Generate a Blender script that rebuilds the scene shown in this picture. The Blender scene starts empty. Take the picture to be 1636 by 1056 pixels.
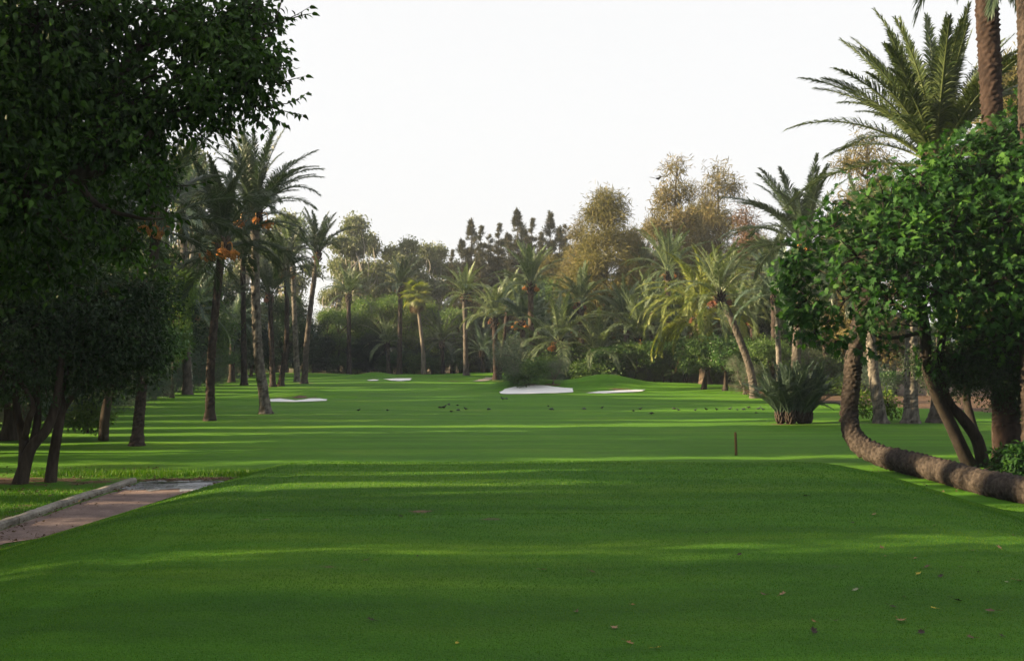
import bpy, math, random
import numpy as np
from mathutils import Vector
R = math.radians
rng = np.random.default_rng(7)
random.seed(7)
scene = bpy.context.scene
col = scene.collection

# ------------------------------------------------------------------ camera
F, EYE, PITCH = 1750.0, 2.5, math.atan(29/1750)
cam_d = bpy.data.cameras.new('camera'); cam = bpy.data.objects.new('camera', cam_d); col.objects.link(cam)
cam.location = (0, 0, EYE); cam.rotation_euler = (R(90)+PITCH, 0, 0)
cam_d.sensor_width = 36; cam_d.lens = 36*F/1636; cam_d.clip_end = 3000; cam_d.clip_start = .1
scene.camera = cam

def ray(px, py):
    u, v = (px-818)/F, (528-py)/F
    return np.array([u, math.cos(PITCH)-v*math.sin(PITCH), math.sin(PITCH)+v*math.cos(PITCH)])
def at(px, py, Y):
    d = ray(px, py); return np.array([0, 0, EYE]) + d*(Y/d[1])

# ------------------------------------------------------------------ terrain
def sm(a, b, x):
    t = np.clip((x-a)/(b-a), 0, 1); return t*t*(3-2*t)
def tee_sdf(x, y):                       # signed distances outside the tee plateau, one per side
    l, r_, f = (-3.0-x), (x-4.15), (y-15.9)
    l = l/np.interp(y, [9, 12, 14, 15, 16.3, 18, 20], [4.4, 4.1, 3.6, 2.95, 2.5, 2.3, 2.35]); r_ = r_/3.9; f = f/3.0
    q = np.sqrt(np.maximum(np.maximum(l, r_), 0)**2 + np.maximum(f, 0)**2)
    return q
def gauss(x, y, cx, cy, sx, sy): return np.exp(-((x-cx)/sx)**2-((y-cy)/sy)**2)
def zt(x, y):
    x = np.asarray(x, float); y = np.asarray(y, float)
    q = tee_sdf(x, y)
    z = 0.85*(1-sm(0.0, 1.05, q))
    ins = np.abs(np.maximum(np.maximum(-3.0-x, x-4.15), y-15.9))
    z = z - 0.022*np.exp(-(ins/0.16)**2)*(q < .3)
    z = z + 0.012*np.sin(x*1.3+y*.4)*np.sin(y*.9-x*.3)
    z = z - 0.02*np.exp(-((y-11.1-.03*x)/0.09)**2)*(x < 2.2)*(x > -3)
    # fairway relief and mounds
    far = sm(28, 55, y)
    z = z + far*(.07*np.sin(x*.22+1)*np.sin(y*.13))
    z = z + .74*gauss(x, y, 5.6, 65.2, 2.1, 1.8) + .42*gauss(x, y, 9.5, 66, 3.6, 2.3) + .25*gauss(x, y, 13.5, 64, 3, 3)
    z = z + .62*gauss(x, y, 1.0, 65.3, 3.2, 1.9)
    z = z + .34*gauss(x, y, -10.4, 56.9, 2.4, .8) + .10*gauss(x, y, -12, 57.5, 4, 1.6)
    z = z + .40*gauss(x, y, -11.6, 92, 1.8, 1.5) + .22*gauss(x, y, -8, 95, 5, 3) + .35*gauss(x, y, -20, 97, 8, 4)+ .3*gauss(x, y, -2, 101, 6, 3)
    z = z + .10*gauss(x, y, -6, 84, 10, 6)
    return z
def gnd(px, py, ymax=140.):              # where the ray through a pixel meets the ground
    d = ray(px, py); ts = np.arange(3, ymax, .02)
    p = np.array([0, 0, EYE])[None]+d[None]*ts[:, None]
    hit = np.nonzero(p[:, 2] <= zt(p[:, 0], p[:, 1]))[0]
    return p[hit[0]] if len(hit) else p[-1]

# ------------------------------------------------------------------ mesh helpers
def make_mesh(name, V, T, mat=None, rnd=None, smooth=False, attrs=None):
    V = np.asarray(V, np.float32); T = np.asarray(T, np.int32)
    me = bpy.data.meshes.new(name)
    n, m, k = len(V), len(T), T.shape[1]
    me.vertices.add(n); me.vertices.foreach_set('co', V.ravel())
    me.loops.add(m*k); me.loops.foreach_set('vertex_index', T.ravel())
    me.polygons.add(m); me.polygons.foreach_set('loop_start', np.arange(0, m*k, k, dtype=np.int32))
    me.polygons.foreach_set('use_smooth', np.full(m, smooth))
    at_ = dict(attrs or {})
    if rnd is not None: at_['rnd'] = rnd
    for a, val in at_.items():
        A = me.attributes.new(a, 'FLOAT', 'POINT'); A.data.foreach_set('value', np.asarray(val, np.float32))
    me.update(calc_edges=True); me.validate()
    if mat: me.materials.append(mat)
    return me
def cat(parts):                          # parts: (V, T, rnd)
    V, T, A, o = [], [], [], 0
    for v, t, a in parts:
        V.append(v); T.append(np.asarray(t)+o); A.append(a); o += len(v)
    return np.concatenate(V), np.concatenate(T), np.concatenate(A)
def link(name, me, parent=None, **props):
    o = bpy.data.objects.new(name, me); col.objects.link(o)
    if parent: o.parent = parent
    for k, v in props.items(): o[k] = v
    return o
def thing(name, label, category, loc=(0, 0, 0), rz=0., sc=1., group=None, parts=()):
    o = bpy.data.objects.new(name, None); col.objects.link(o); o.empty_display_size = .2
    o.location = loc; o.rotation_euler = (0, 0, rz); o.scale = (sc, sc, sc) if np.isscalar(sc) else sc
    o['label'] = label; o['category'] = category
    if group: o['group'] = group
    for pn, me in parts: link(pn, me, o)
    return o

def norm(a): return a/(np.linalg.norm(a, axis=-1, keepdims=True)+1e-9)
def smooth_path(P, Rr, step):
    P = np.asarray(P, float); Rr = np.asarray(Rr, float)
    n = len(P); Q, S = [], []
    for i in range(n-1):
        p0, p1, p2, p3 = P[max(i-1, 0)], P[i], P[i+1], P[min(i+2, n-1)]
        k = max(1, int(np.linalg.norm(p2-p1)/step))
        for j in range(k):
            t = j/k
            Q.append(.5*((2*p1)+(-p0+p2)*t+(2*p0-5*p1+4*p2-p3)*t*t+(-p0+3*p1-3*p2+p3)*t**3)); S.append(Rr[i]*(1-t)+Rr[i+1]*t)
    Q.append(P[-1]); S.append(Rr[-1]); return np.array(Q), np.array(S)
def tube(P, Rr, sides=8, disp=None):     # quads as two triangles; disp(u, s, r) -> (radius offset, attribute)
    P = np.asarray(P, float); Rr = np.asarray(Rr, float)
    T = norm(np.gradient(P, axis=0)); n = len(P)
    ref = np.array([0.13, 1, .07]) if abs(T[0][1]) < .9 else np.array([1, 0, 0.])
    A = np.zeros((n, 3)); a = norm(np.cross(T[0], ref))
    for i in range(n):
        a = norm(a-T[i]*np.dot(a, T[i])); A[i] = a
    B = np.cross(T, A)
    s = np.concatenate([[0], np.cumsum(np.linalg.norm(np.diff(P, axis=0), axis=1))])
    u = np.arange(sides)/sides
    U, S = np.meshgrid(u, s); RR = np.repeat(Rr[:, None], sides, 1); at_ = np.zeros_like(U)+.5
    if disp: dr, at_ = disp(U, S, RR); RR = RR+dr
    V = P[:, None, :]+RR[..., None]*(np.cos(2*np.pi*U)[..., None]*A[:, None, :]+np.sin(2*np.pi*U)[..., None]*B[:, None, :])
    V = V.reshape(-1, 3)
    i = np.arange((n-1)*sides); r0 = i//sides*sides; c = i % sides; c1 = (c+1) % sides
    a0, b0, a1, b1 = r0+c, r0+c1, r0+sides+c, r0+sides+c1
    Tt = np.concatenate([np.stack([a0, b0, b1], 1), np.stack([a0, b1, a1], 1)])
    V = np.concatenate([V, P[:1], P[-1:]]); at_ = np.concatenate([at_.ravel(), [.5, .5]])
    k = np.arange(sides); k1 = (k+1) % sides; o = (n-1)*sides
    Tt = np.concatenate([Tt, np.stack([k1, k, np.full(sides, n*sides)], 1), np.stack([o+k, o+k1, np.full(sides, n*sides+1)], 1)])
    return V, Tt, at_

# ------------------------------------------------------------------ materials
def nodes(name):
    m = bpy.data.materials.new(name); m.use_nodes = True; nt = m.node_tree; nt.nodes.clear()
    o = nt.nodes.new('ShaderNodeOutputMaterial'); b = nt.nodes.new('ShaderNodeBsdfPrincipled')
    nt.links.new(b.outputs[0], o.inputs[0]); return m, nt, b, o
def N(nt, t, **kw):
    n = nt.nodes.new(t)
    for k, v in kw.items():
        if k.startswith('i_'):
            n.inputs[k[2:].replace('_', ' ')].default_value = v
        else: setattr(n, k, v)
    return n
def ramp(nt, fac, stops, interp='LINEAR'):
    r = nt.nodes.new('ShaderNodeValToRGB'); cr = r.color_ramp; cr.interpolation = interp
    while len(cr.elements) < len(stops): cr.elements.new(.5)
    for e, (p, c) in zip(cr.elements, stops): e.position = p; e.color = (*c, 1) if len(c) == 3 else c
    nt.links.new(fac, r.inputs[0]); return r.outputs[0]
def leafmat(name, cols, trans=.35, rough=.45, spec=.35, tint=(1.25, 1.35, .5)):
    m, nt, b, o = nodes(name)
    a = N(nt, 'ShaderNodeAttribute', attribute_name='rnd')
    oi = N(nt, 'ShaderNodeObjectInfo')
    g = N(nt, 'ShaderNodeNewGeometry'); ns = N(nt, 'ShaderNodeTexNoise', i_Scale=.7, i_Detail=3.)
    nt.links.new(g.outputs['Position'], ns.inputs['Vector'])
    m1 = N(nt, 'ShaderNodeMath', operation='MULTIPLY_ADD'); nt.links.new(ns.outputs[0], m1.inputs[0]); m1.inputs[1].default_value = .9; m1.inputs[2].default_value = -.45
    m2 = N(nt, 'ShaderNodeMath', operation='ADD'); nt.links.new(a.outputs['Fac'], m2.inputs[0]); nt.links.new(m1.outputs[0], m2.inputs[1])
    m3 = N(nt, 'ShaderNodeMath', operation='MULTIPLY_ADD'); nt.links.new(oi.outputs['Random'], m3.inputs[0]); m3.inputs[1].default_value = .3; m3.inputs[2].default_value = -.15
    m4 = N(nt, 'ShaderNodeMath', operation='ADD', use_clamp=True); nt.links.new(m2.outputs[0], m4.inputs[0]); nt.links.new(m3.outputs[0], m4.inputs[1])
    c = ramp(nt, m4.outputs[0], [(i/(len(cols)-1), x) for i, x in enumerate(cols)])
    nt.links.new(c, b.inputs['Base Color']); b.inputs['Roughness'].default_value = rough; b.inputs['Specular IOR Level'].default_value = spec
    t = N(nt, 'ShaderNodeBsdfTranslucent'); mx = N(nt, 'ShaderNodeMix', data_type='RGBA', blend_type='MULTIPLY'); mx.inputs[0].default_value = 1
    nt.links.new(c, mx.inputs[6]); mx.inputs[7].default_value = (*tint, 1); nt.links.new(mx.outputs[2], t.inputs[0])
    ms = N(nt, 'ShaderNodeMixShader'); ms.inputs[0].default_value = trans
    nt.links.new(b.outputs[0], ms.inputs[1]); nt.links.new(t.outputs[0], ms.inputs[2]); nt.links.new(ms.outputs[0], o.inputs[0])
    return m
def barkmat(name, dark, light, scale=9., use_attr=False, bump=.4, stretch=.25):
    m, nt, b, o = nodes(name)
    tc = N(nt, 'ShaderNodeTexCoord'); mp = N(nt, 'ShaderNodeMapping'); mp.inputs['Scale'].default_value = (1, 1, stretch)
    nt.links.new(tc.outputs['Object'], mp.inputs[0])
    ns = N(nt, 'ShaderNodeTexNoise', i_Scale=scale, i_Detail=8., i_Roughness=.65); nt.links.new(mp.outputs[0], ns.inputs['Vector'])
    f = ns.outputs[0]
    if use_attr:
        a = N(nt, 'ShaderNodeAttribute', attribute_name='rnd'); mm = N(nt, 'ShaderNodeMath', operation='MULTIPLY_ADD')
        nt.links.new(a.outputs['Fac'], mm.inputs[0]); mm.inputs[1].default_value = .55; nt.links.new(f, mm.inputs[2])
        m2 = N(nt, 'ShaderNodeMath', operation='SUBTRACT'); nt.links.new(mm.outputs[0], m2.inputs[0]); m2.inputs[1].default_value = .2; f = m2.outputs[0]
    mid = tuple((x+y)/2*.9 for x, y in zip(dark, light))
    c = ramp(nt, f, [(.3, dark), (.5, mid), (.72, light)])
    nt.links.new(c, b.inputs['Base Color']); b.inputs['Roughness'].default_value = .9; b.inputs['Specular IOR Level'].default_value = .15
    bp = N(nt, 'ShaderNodeBump'); bp.inputs['Strength'].default_value = bump; bp.inputs['Distance'].default_value = .03
    nt.links.new(f, bp.inputs['Height']); nt.links.new(bp.outputs[0], b.inputs['Normal'])
    return m
def plain(name, c, rough=.7, spec=.3):
    m, nt, b, o = nodes(name); ns = N(nt, 'ShaderNodeTexNoise', i_Scale=35., i_Detail=4.)
    tc = N(nt, 'ShaderNodeTexCoord'); nt.links.new(tc.outputs['Object'], ns.inputs['Vector'])
    cc = ramp(nt, ns.outputs[0], [(.3, tuple(x*.65 for x in c)), (.7, tuple(min(1, x*1.3) for x in c))])
    nt.links.new(cc, b.inputs['Base Color']); b.inputs['Roughness'].default_value = rough; b.inputs['Specular IOR Level'].default_value = spec
    return m

M = {}
M['tree']   = leafmat('broadleaf_green', [(.006, .014, .004), (.014, .036, .007), (.028, .068, .010), (.055, .12, .014)], .33, .55, .22)
M['fig']    = leafmat('fig_leaf', [(.008, .027, .008), (.014, .050, .011), (.026, .082, .015), (.062, .145, .022)], .34, .65, .18)
M['citrus'] = leafmat('citrus_leaf', [(.016, .045, .014), (.032, .085, .022), (.055, .130, .030), (.09, .17, .04)], .22, .38, .4)
M['dark']   = leafmat('dark_leaf', [(.007, .019, .007), (.014, .036, .011), (.030, .062, .016)], .25, .55, .25)
M['olive']  = leafmat('olive_leaf', [(.05, .07, .05), (.09, .12, .08), (.15, .18, .12)], .2, .6, .3)
M['grey']   = leafmat('grey_leaf', [(.030, .055, .046), (.055, .092, .072), (.09, .135, .10)], .2, .6, .25)
M['yellow'] = leafmat('yellow_green_leaf', [(.03, .07, .012), (.07, .13, .02), (.14, .20, .03)], .4, .5, .3)
M['shrub']  = leafmat('shrub_leaf', [(.032, .070, .018), (.065, .125, .030), (.12, .19, .045)], .3, .5, .3)
M['casu']   = leafmat('casuarina_needle', [(.055, .055, .022), (.095, .088, .034), (.15, .125, .05), (.19, .14, .065)], .25, .7, .15, (1.2, 1.1, .6))
M['casug']  = leafmat('casuarina_green_needle', [(.050, .052, .017), (.098, .090, .028), (.165, .138, .044)], .25, .7, .15)
M['rust']   = leafmat('rust_needle', [(.06, .04, .025), (.11, .06, .035), (.15, .09, .05)], .2, .7, .15)
M['cyp']    = leafmat('conifer_needle', [(.018, .024, .014), (.035, .042, .024), (.06, .058, .034), (.085, .07, .045)], .15, .7, .15)
M['euca']   = leafmat('eucalyptus_leaf', [(.065, .08, .045), (.11, .13, .065), (.17, .185, .095)], .3, .5, .35)
M['palm']   = leafmat('palm_green', [(.038, .064, .034), (.068, .108, .050), (.11, .155, .07), (.17, .21, .10)], .25, .42, .4)
M['palmb']  = leafmat('palm_blue', [(.036, .064, .050), (.062, .105, .078), (.10, .150, .11)], .2, .45, .35)
M['palmd']  = leafmat('palm_dark', [(.020, .036, .022), (.034, .058, .032), (.058, .085, .044)], .25, .4, .4)
M['palmy']  = leafmat('palm_yellow', [(.07, .095, .02), (.14, .175, .035), (.24, .25, .055)], .35, .42, .4)
M['palmc']  = leafmat('palm_clump', [(.020, .038, .030), (.036, .062, .046), (.065, .10, .07)], .2, .5, .3)
M['palmx']  = leafmat('palm_deep_green', [(.024, .042, .018), (.042, .068, .026), (.072, .10, .036), (.115, .145, .055)], .25, .42, .4)
M['barkd']  = barkmat('bark_fig', (.010, .008, .007), (.042, .034, .029), 11)
M['palmm']  = leafmat('palm_pale', [(.05, .075, .042), (.085, .12, .062), (.13, .17, .085), (.19, .22, .12)], .3, .45, .4)
M['dry']    = leafmat('palm_dry', [(.06, .042, .025), (.10, .07, .042), (.16, .12, .075)], .2, .8, .1, (1.1, .9, .6))
M['bark']   = barkmat('bark_dark', (.018, .013, .010), (.07, .055, .045), 9)
M['barkg']  = barkmat('bark_grey', (.06, .05, .045), (.22, .19, .16), 7)
M['barkw']  = barkmat('bark_pale', (.16, .14, .12), (.50, .46, .40), 4)
M['ptrunk'] = barkmat('palm_trunk_brown', (.020, .014, .011), (.115, .085, .065), 9, True)
M['ptrunkd']= barkmat('palm_trunk_dark', (.010, .008, .007), (.055, .042, .036), 9, True)
M['ptrunkg']= barkmat('palm_trunk_grey', (.028, .024, .021), (.105, .09, .08), 8, True)
M['ptrunkw']= barkmat('palm_trunk_speckled', (.022, .019, .017), (.165, .15, .135), 7, True)
M['ptrunkr']= barkmat('palm_trunk_red', (.014, .009, .008), (.040, .026, .022), 9, True)
M['bent']   = barkmat('bent_trunk', (.013, .010, .009), (.056, .045, .040), 16, True, .8, 1)
M['dates']  = plain('orange_dates', (.40, .155, .025), .5)
M['datesr'] = plain('red_dates', (.19, .07, .04), .5)
M['stalk']  = plain('date_stalk', (.45, .22, .05), .5)
M['fruit']  = plain('orange_leaf_speck', (.5, .2, .05), .5)
M['wood']   = plain('stake_wood', (.09, .055, .02), .8)
M['pigeon'] = plain('pigeon_grey', (.055, .06, .07), .6)
M['crow']   = plain('dark_feather', (.012, .012, .014), .6)

# ground
def ground_mat():
    m, nt, b, o = nodes('ground')
    g = N(nt, 'ShaderNodeNewGeometry')
    def ns(scale, det=4., sx=1., sy=1.):
        mp = N(nt, 'ShaderNodeMapping'); mp.inputs['Scale'].default_value = (sx, sy, 1); nt.links.new(g.outputs['Position'], mp.inputs[0])
        n = N(nt, 'ShaderNodeTexNoise', i_Scale=scale, i_Detail=det, i_Roughness=.6); nt.links.new(mp.outputs[0], n.inputs['Vector']); return n.outputs[0]
    def mixc(f, a, b_, bl='MIX'):
        x = N(nt, 'ShaderNodeMix', data_type='RGBA', blend_type=bl)
        if isinstance(f, float): x.inputs[0].default_value = f
        else: nt.links.new(f, x.inputs[0])
        for i, q in ((6, a), (7, b_)):
            if isinstance(q, tuple): x.inputs[i].default_value = (*q, 1)
            else: nt.links.new(q, x.inputs[i])
        return x.outputs[2]
    big = ramp(nt, ns(.35, 5., .5, 1.), [(.3, (.046, .140, .008)), (.55, (.068, .180, .010)), (.75, (.105, .205, .013))])
    fine = ramp(nt, ns(60., 3., 1, 1), [(.3, (.75, .75, .75)), (.7, (1.2, 1.2, 1.15))])
    med = ramp(nt, ns(5., 5., .5, 1), [(.3, (.85, .87, .9)), (.7, (1.15, 1.12, 1.0))])
    c = mixc(1., mixc(1., big, fine, 'MULTIPLY'), med, 'MULTIPLY')
    tee = N(nt, 'ShaderNodeAttribute', attribute_name='tee').outputs['Fac']
    dull = ramp(nt, ns(.8, 5., .35, 1.6), [(.3, (.024, .088, .005)), (.5, (.040, .124, .006)), (.7, (.068, .152, .008))])
    dull = mixc(1., mixc(1., dull, fine, 'MULTIPLY'), med, 'MULTIPLY')
    c = mixc(tee, c, dull)
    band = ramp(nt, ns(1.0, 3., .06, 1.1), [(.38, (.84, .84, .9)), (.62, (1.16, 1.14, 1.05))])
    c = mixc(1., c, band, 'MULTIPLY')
    soil = ramp(nt, ns(7., 8.), [(.3, (.055, .032, .022)), (.5, (.11, .07, .05)), (.7, (.19, .125, .09))])
    dirt = N(nt, 'ShaderNodeAttribute', attribute_name='dirt').outputs['Fac']
    a = N(nt, 'ShaderNodeMath', operation='ADD'); nt.links.new(dirt, a.inputs[0]); nt.links.new(ns(2.2, 9., .6, 1), a.inputs[1])
    f = ramp(nt, a.outputs[0], [(.93, (0, 0, 0)), (1.06, (1, 1, 1))])
    c = mixc(f, c, soil)
    nt.links.new(c, b.inputs['Base Color']); b.inputs['Roughness'].default_value = .85; b.inputs['Specular IOR Level'].default_value = .15
    bp = N(nt, 'ShaderNodeBump'); bp.inputs['Strength'].default_value = .8; bp.inputs['Distance'].default_value = .03
    nt.links.new(ns(45., 3.), bp.inputs['Height']); nt.links.new(bp.outputs[0], b.inputs['Normal'])
    return m
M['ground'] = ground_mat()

def rock_mat(name, stops, scale, rough=.85, bump=.4, dist=.01, rough2=None):
    m, nt, b, o = nodes(name); g = N(nt, 'ShaderNodeNewGeometry')
    n = N(nt, 'ShaderNodeTexNoise', i_Scale=scale, i_Detail=9., i_Roughness=.7); nt.links.new(g.outputs['Position'], n.inputs['Vector'])
    n2 = N(nt, 'ShaderNodeTexNoise', i_Scale=scale*.08, i_Detail=5.); nt.links.new(g.outputs['Position'], n2.inputs['Vector'])
    ad = N(nt, 'ShaderNodeMath', operation='MULTIPLY_ADD'); nt.links.new(n2.outputs[0], ad.inputs[0]); ad.inputs[1].default_value = .8; nt.links.new(n.outputs[0], ad.inputs[2])
    sb = N(nt, 'ShaderNodeMath', operation='SUBTRACT'); nt.links.new(ad.outputs[0], sb.inputs[0]); sb.inputs[1].default_value = .4
    nt.links.new(ramp(nt, sb.outputs[0], stops), b.inputs['Base Color']); b.inputs['Roughness'].default_value = rough
    if rough2: nt.links.new(ramp(nt, n2.outputs[0], [(.42, (rough2,)*3), (.58, (rough,)*3)]), b.inputs['Roughness'])
    bp = N(nt, 'ShaderNodeBump'); bp.inputs['Strength'].default_value = bump; bp.inputs['Distance'].default_value = dist
    nt.links.new(n.outputs[0], bp.inputs['Height']); nt.links.new(bp.outputs[0], b.inputs['Normal']); return m
PATCH = ((290, 996, .16, .03), (672, 816, .22, .04), (690, 829, .2, .05), (780, 829, .35, .07), (870, 851, .15, .05), (785, 838, .1, .03), (620, 815, .2, .03), (1095, 743, .3, .04), (1220, 745, .1, .03), (175, 930, .3, .05), (1320, 905, .25, .04), (520, 905, .3, .05), (980, 850, .2, .05), (1150, 800, .3, .05), (450, 830, .35, .06))
M['path'] = rock_mat('path_red_asphalt', [(.25, (.05, .032, .030)), (.42, (.11, .072, .066)), (.58, (.155, .105, .096)), (.75, (.25, .18, .16))], 34, .8, .6)
M['sand'] = rock_mat('white_sand', [(.3, (.66, .66, .68)), (.7, (.80, .80, .82))], 12, .95)
M['concrete'] = rock_mat('kerb_concrete', [(.3, (.10, .09, .08)), (.5, (.19, .175, .155)), (.72, (.29, .27, .24))], 14)
M['farpath'] = rock_mat('pale_path', [(.3, (.22, .19, .15)), (.7, (.34, .30, .25))], 6)

M['path_sheen'] = rock_mat('path_end_sky_sheen', [(.3, (.13, .125, .14)), (.48, (.25, .255, .285)), (.68, (.48, .50, .56))], 9, .45, .5, .01, .25)  # sky reflected on the wet path end, painted as pale blue-grey colour
def build_ground():
    xs = np.concatenate([-np.geomspace(260, 26, 20), np.arange(-25, -9, .3), np.arange(-9, 9, .12), np.arange(9, 25, .3), np.geomspace(25, 260, 20)])
    ys = np.concatenate([-np.geomspace(110, 3.2, 16), np.arange(-3, 19, .1), np.geomspace(19, 60, 110)[1:], np.geomspace(60, 120, 90)[1:], np.geomspace(120, 420, 14)[1:]])
    X, Y = np.meshgrid(xs, ys); Z = zt(X, Y)
    nx, ny = len(xs), len(ys)
    V = np.stack([X, Y, Z], -1).reshape(-1, 3)
    i = np.arange((nx-1)*(ny-1)); r, c = i//(nx-1), i % (nx-1); a = r*nx+c
    Q = np.stack([a, a+1, a+nx+1, a+nx], 1)
    tee = 1-sm(.8, 1.6, tee_sdf(X, Y))
    # bare soil: under the tree rows and in strips
    lb = np.interp(Y, [0, 14, 21, 33, 40, 87, 110], [-7.6, -7.8, -8.8, -15.4, -15.9, -22.5, -24])
    rb = np.interp(Y, [0, 20, 37, 52, 60, 80, 100], [30, 26, 21, 12.6, 12.0, 10.5, 3])
    d = sm(-1, 4, lb-X)*.62+sm(-1.0, 2.0, X-rb)*.62
    d = np.where((Y > 18.2) & (Y < 24.5), np.maximum(d, .55*gauss(X, Y, -10.5, 20.8, 5.5, 1.15)+.0), d)
    d = np.maximum(d, .7*gauss(X, Y, -6.3, 21.0, 2.2, .42))
    d = np.maximum(d, .6*gauss(X, Y, -7.7, 14, .5, 6))
    d = np.maximum(d, .55*sm(101, 104, Y))
    for (px, py, rx, ry) in ((1405, 676, 1.7, .35), (1460, 676, 1.6, .3), (335, 672, .5, .3), (425, 661, .7, .3), (482, 612, 2.0, .8), (720, 609, 3.2, .7), (1265, 678, 1.3, .4), (800, 609, 1.5, 1), (218, 712, .4, .25)):
        p = gnd(px, py); d = np.maximum(d, .62*gauss(X, Y, p[0], p[1], rx, ry))
    for (px, py, rx, ry) in ((455, 634.5, .9, .3), (480, 635.5, .8, .35), (505, 634, .7, .3), (640, 604, 1.3, .4), (600, 606, .7, .3), (845, 615.5, 1.4, .3), (880, 615.5, 1., .3), (940, 626, .7, .3), (990, 622.5, 1.3, .35)):
        p = gnd(px, py); d = np.maximum(d, .75*gauss(X, Y, p[0], p[1], rx, ry))
    for (px, py, rx, ry) in PATCH:
        p = gnd(px, py); d = np.maximum(d, .47*gauss(X, Y, p[0], p[1], rx*1.3, ry+.12))
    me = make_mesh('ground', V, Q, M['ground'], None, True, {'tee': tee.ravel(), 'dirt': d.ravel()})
    link('ground', me, kind='structure')
build_ground()

def sheet(name, poly_px, mat, lift, cell=.08, kind='structure', world=None, **kw):
    P = np.array([gnd(*p)[:2] for p in poly_px]) if world is None else np.array(world)
    lo, hi = P.min(0), P.max(0)
    xs = np.arange(lo[0], hi[0]+cell, cell); ys = np.arange(lo[1], hi[1]+cell, cell)
    X, Y = np.meshgrid(xs, ys); nx, ny = len(xs), len(ys)
    i = np.arange((nx-1)*(ny-1)); r, c = i//(nx-1), i % (nx-1); a = r*nx+c
    cx, cy = X.ravel()[a]+cell/2, Y.ravel()[a]+cell/2
    ins = np.zeros(len(a), bool); n = len(P)
    for k in range(n):
        x1, y1 = P[k]; x2, y2 = P[(k+1) % n]
        cnd = ((y1 > cy) != (y2 > cy)) & (cx < (x2-x1)*(cy-y1)/(y2-y1+1e-12)+x1); ins ^= cnd
    Q = np.stack([a, a+1, a+nx+1, a+nx], 1)[ins]
    used, inv = np.unique(Q, return_inverse=True)
    V = np.stack([X, Y, zt(X, Y)+lift], -1).reshape(-1, 3)[used]
    return link(name, make_mesh(name, V, inv.reshape(Q.shape), mat, None, True), kind=kind, **kw)

# bunkers
sheet('bunker', [(798, 627), (806, 622), (822, 618.5), (845, 616.5), (868, 616), (890, 619), (915, 621), (916, 627), (890, 628.5), (850, 629.5), (812, 630), (800, 629.5)], M['sand'], .03, .05)
sheet('bunker', [(936, 628.5), (955, 626), (985, 624.5), (1015, 623), (1031, 623.2), (1025, 625.5), (1000, 627.5), (965, 629)], M['sand'], .03, .06)
sheet('bunker', [(428, 642), (432, 638), (448, 637), (460, 638.5), (472, 640), (482, 639), (494, 637), (512, 637), (523, 638.5), (521, 640.5), (500, 641.5), (470, 642.3)], M['sand'], .02, .05)
sheet('bunker', [(612, 606.0), (632, 605), (658, 605), (655, 608), (640, 609.3), (624, 608.2)], M['sand'], .03, .1)
sheet('bunker', [(586, 607.6), (598, 606.8), (606, 607.2), (603, 608.6), (590, 608.8)], M['sand'], .03, .1)
sheet('far_path', [(756, 609.5), (770, 606), (776, 603.2), (793, 603), (788, 606.5), (778, 608.8), (766, 610)], M['farpath'], .03, .12)

# cart path, kerb and the water lying at its end
PXL, PXR = -7.05, -5.2
FOOT = lambda y: float(np.interp(y, [9, 12, 14, 15, 16.3, 18, 20], [-6.95, -6.9, -6.45, -5.8, -5.38, -5.2, -5.25]))
rj = random.Random(8)
jag = [(FOOT(y)+.07*math.sin(y*2.3)+.05*math.sin(y*7.1)+rj.uniform(-.05, .05), y) for y in np.arange(12.2, 20.6, .09)]
end = [(x, 20.55+.12*math.sin(x*5)) for x in np.arange(PXR-.1, PXL, -.2)]
sheet('path', None, M['path'], .012, .05, world=jag+end+[(PXL, 12.2)])
re_ = random.Random(11)
sheet('path', None, M['path_sheen'], .018, .04, world=[(PXL+.02+re_.uniform(0, .1), 19.25+re_.uniform(-.15, .25))]+[(x, 19.35+re_.uniform(-.35, .35)) for x in np.arange(PXL+.15, PXR, .14)]+[(PXR+re_.uniform(-.1, .05), y) for y in np.arange(19.5, 20.7, .15)]+[(x, 20.6+re_.uniform(-.12, .16)) for x in np.arange(PXR-.05, PXL, -.1)])  # ragged sheet over the asphalt carrying the painted sky reflection
def kerb():
    parts = []; rr = random.Random(3)
    y = 2.0
    while y < 19.9:
        L = .98; x0, x1 = PXL-.13, PXL-.002; h = .10+rr.uniform(-.008, .008); j = rr.uniform(-.012, .012)
        n = 9; prof = [(x0, -.1), (x0, h-.02), (x0+.015, h), (x1-.03, h), (x1, h-.03), (x1, -.1)]
        ys = np.linspace(y, y+L-.012, n); V = []
        for yy in ys:
            for (a, b) in prof: V.append((a+j+rr.uniform(-.003, .003), yy, b+float(zt(-7.1, yy))+rr.uniform(-.003, .003)))
        T = []; k = len(prof)
        for i in range(n-1):
            for q in range(k-1):
                a = i*k+q; T += [(a, a+1, a+k+1), (a, a+k+1, a+k)]
        for q in range(1, k-1): T += [(0, q+1, q), ((n-1)*k, (n-1)*k+q, (n-1)*k+q+1)]
        parts.append((np.array(V), np.array(T), np.zeros(len(V)))); y += L
    V, T, A = cat(parts); link('kerb', make_mesh('kerb', V, T, M['concrete']), kind='structure')
kerb()
m, nt, b, o = nodes('water'); b.inputs['Base Color'].default_value = (.05, .05, .055, 1); b.inputs['Roughness'].default_value = .22
g_ = N(nt, 'ShaderNodeTexNoise', i_Scale=9.); bp = N(nt, 'ShaderNodeBump'); bp.inputs['Strength'].default_value = .15; bp.inputs['Distance'].default_value = .01
nt.links.new(g_.outputs[0], bp.inputs['Height']); nt.links.new(bp.outputs[0], b.inputs['Normal']); M['water'] = m
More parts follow.
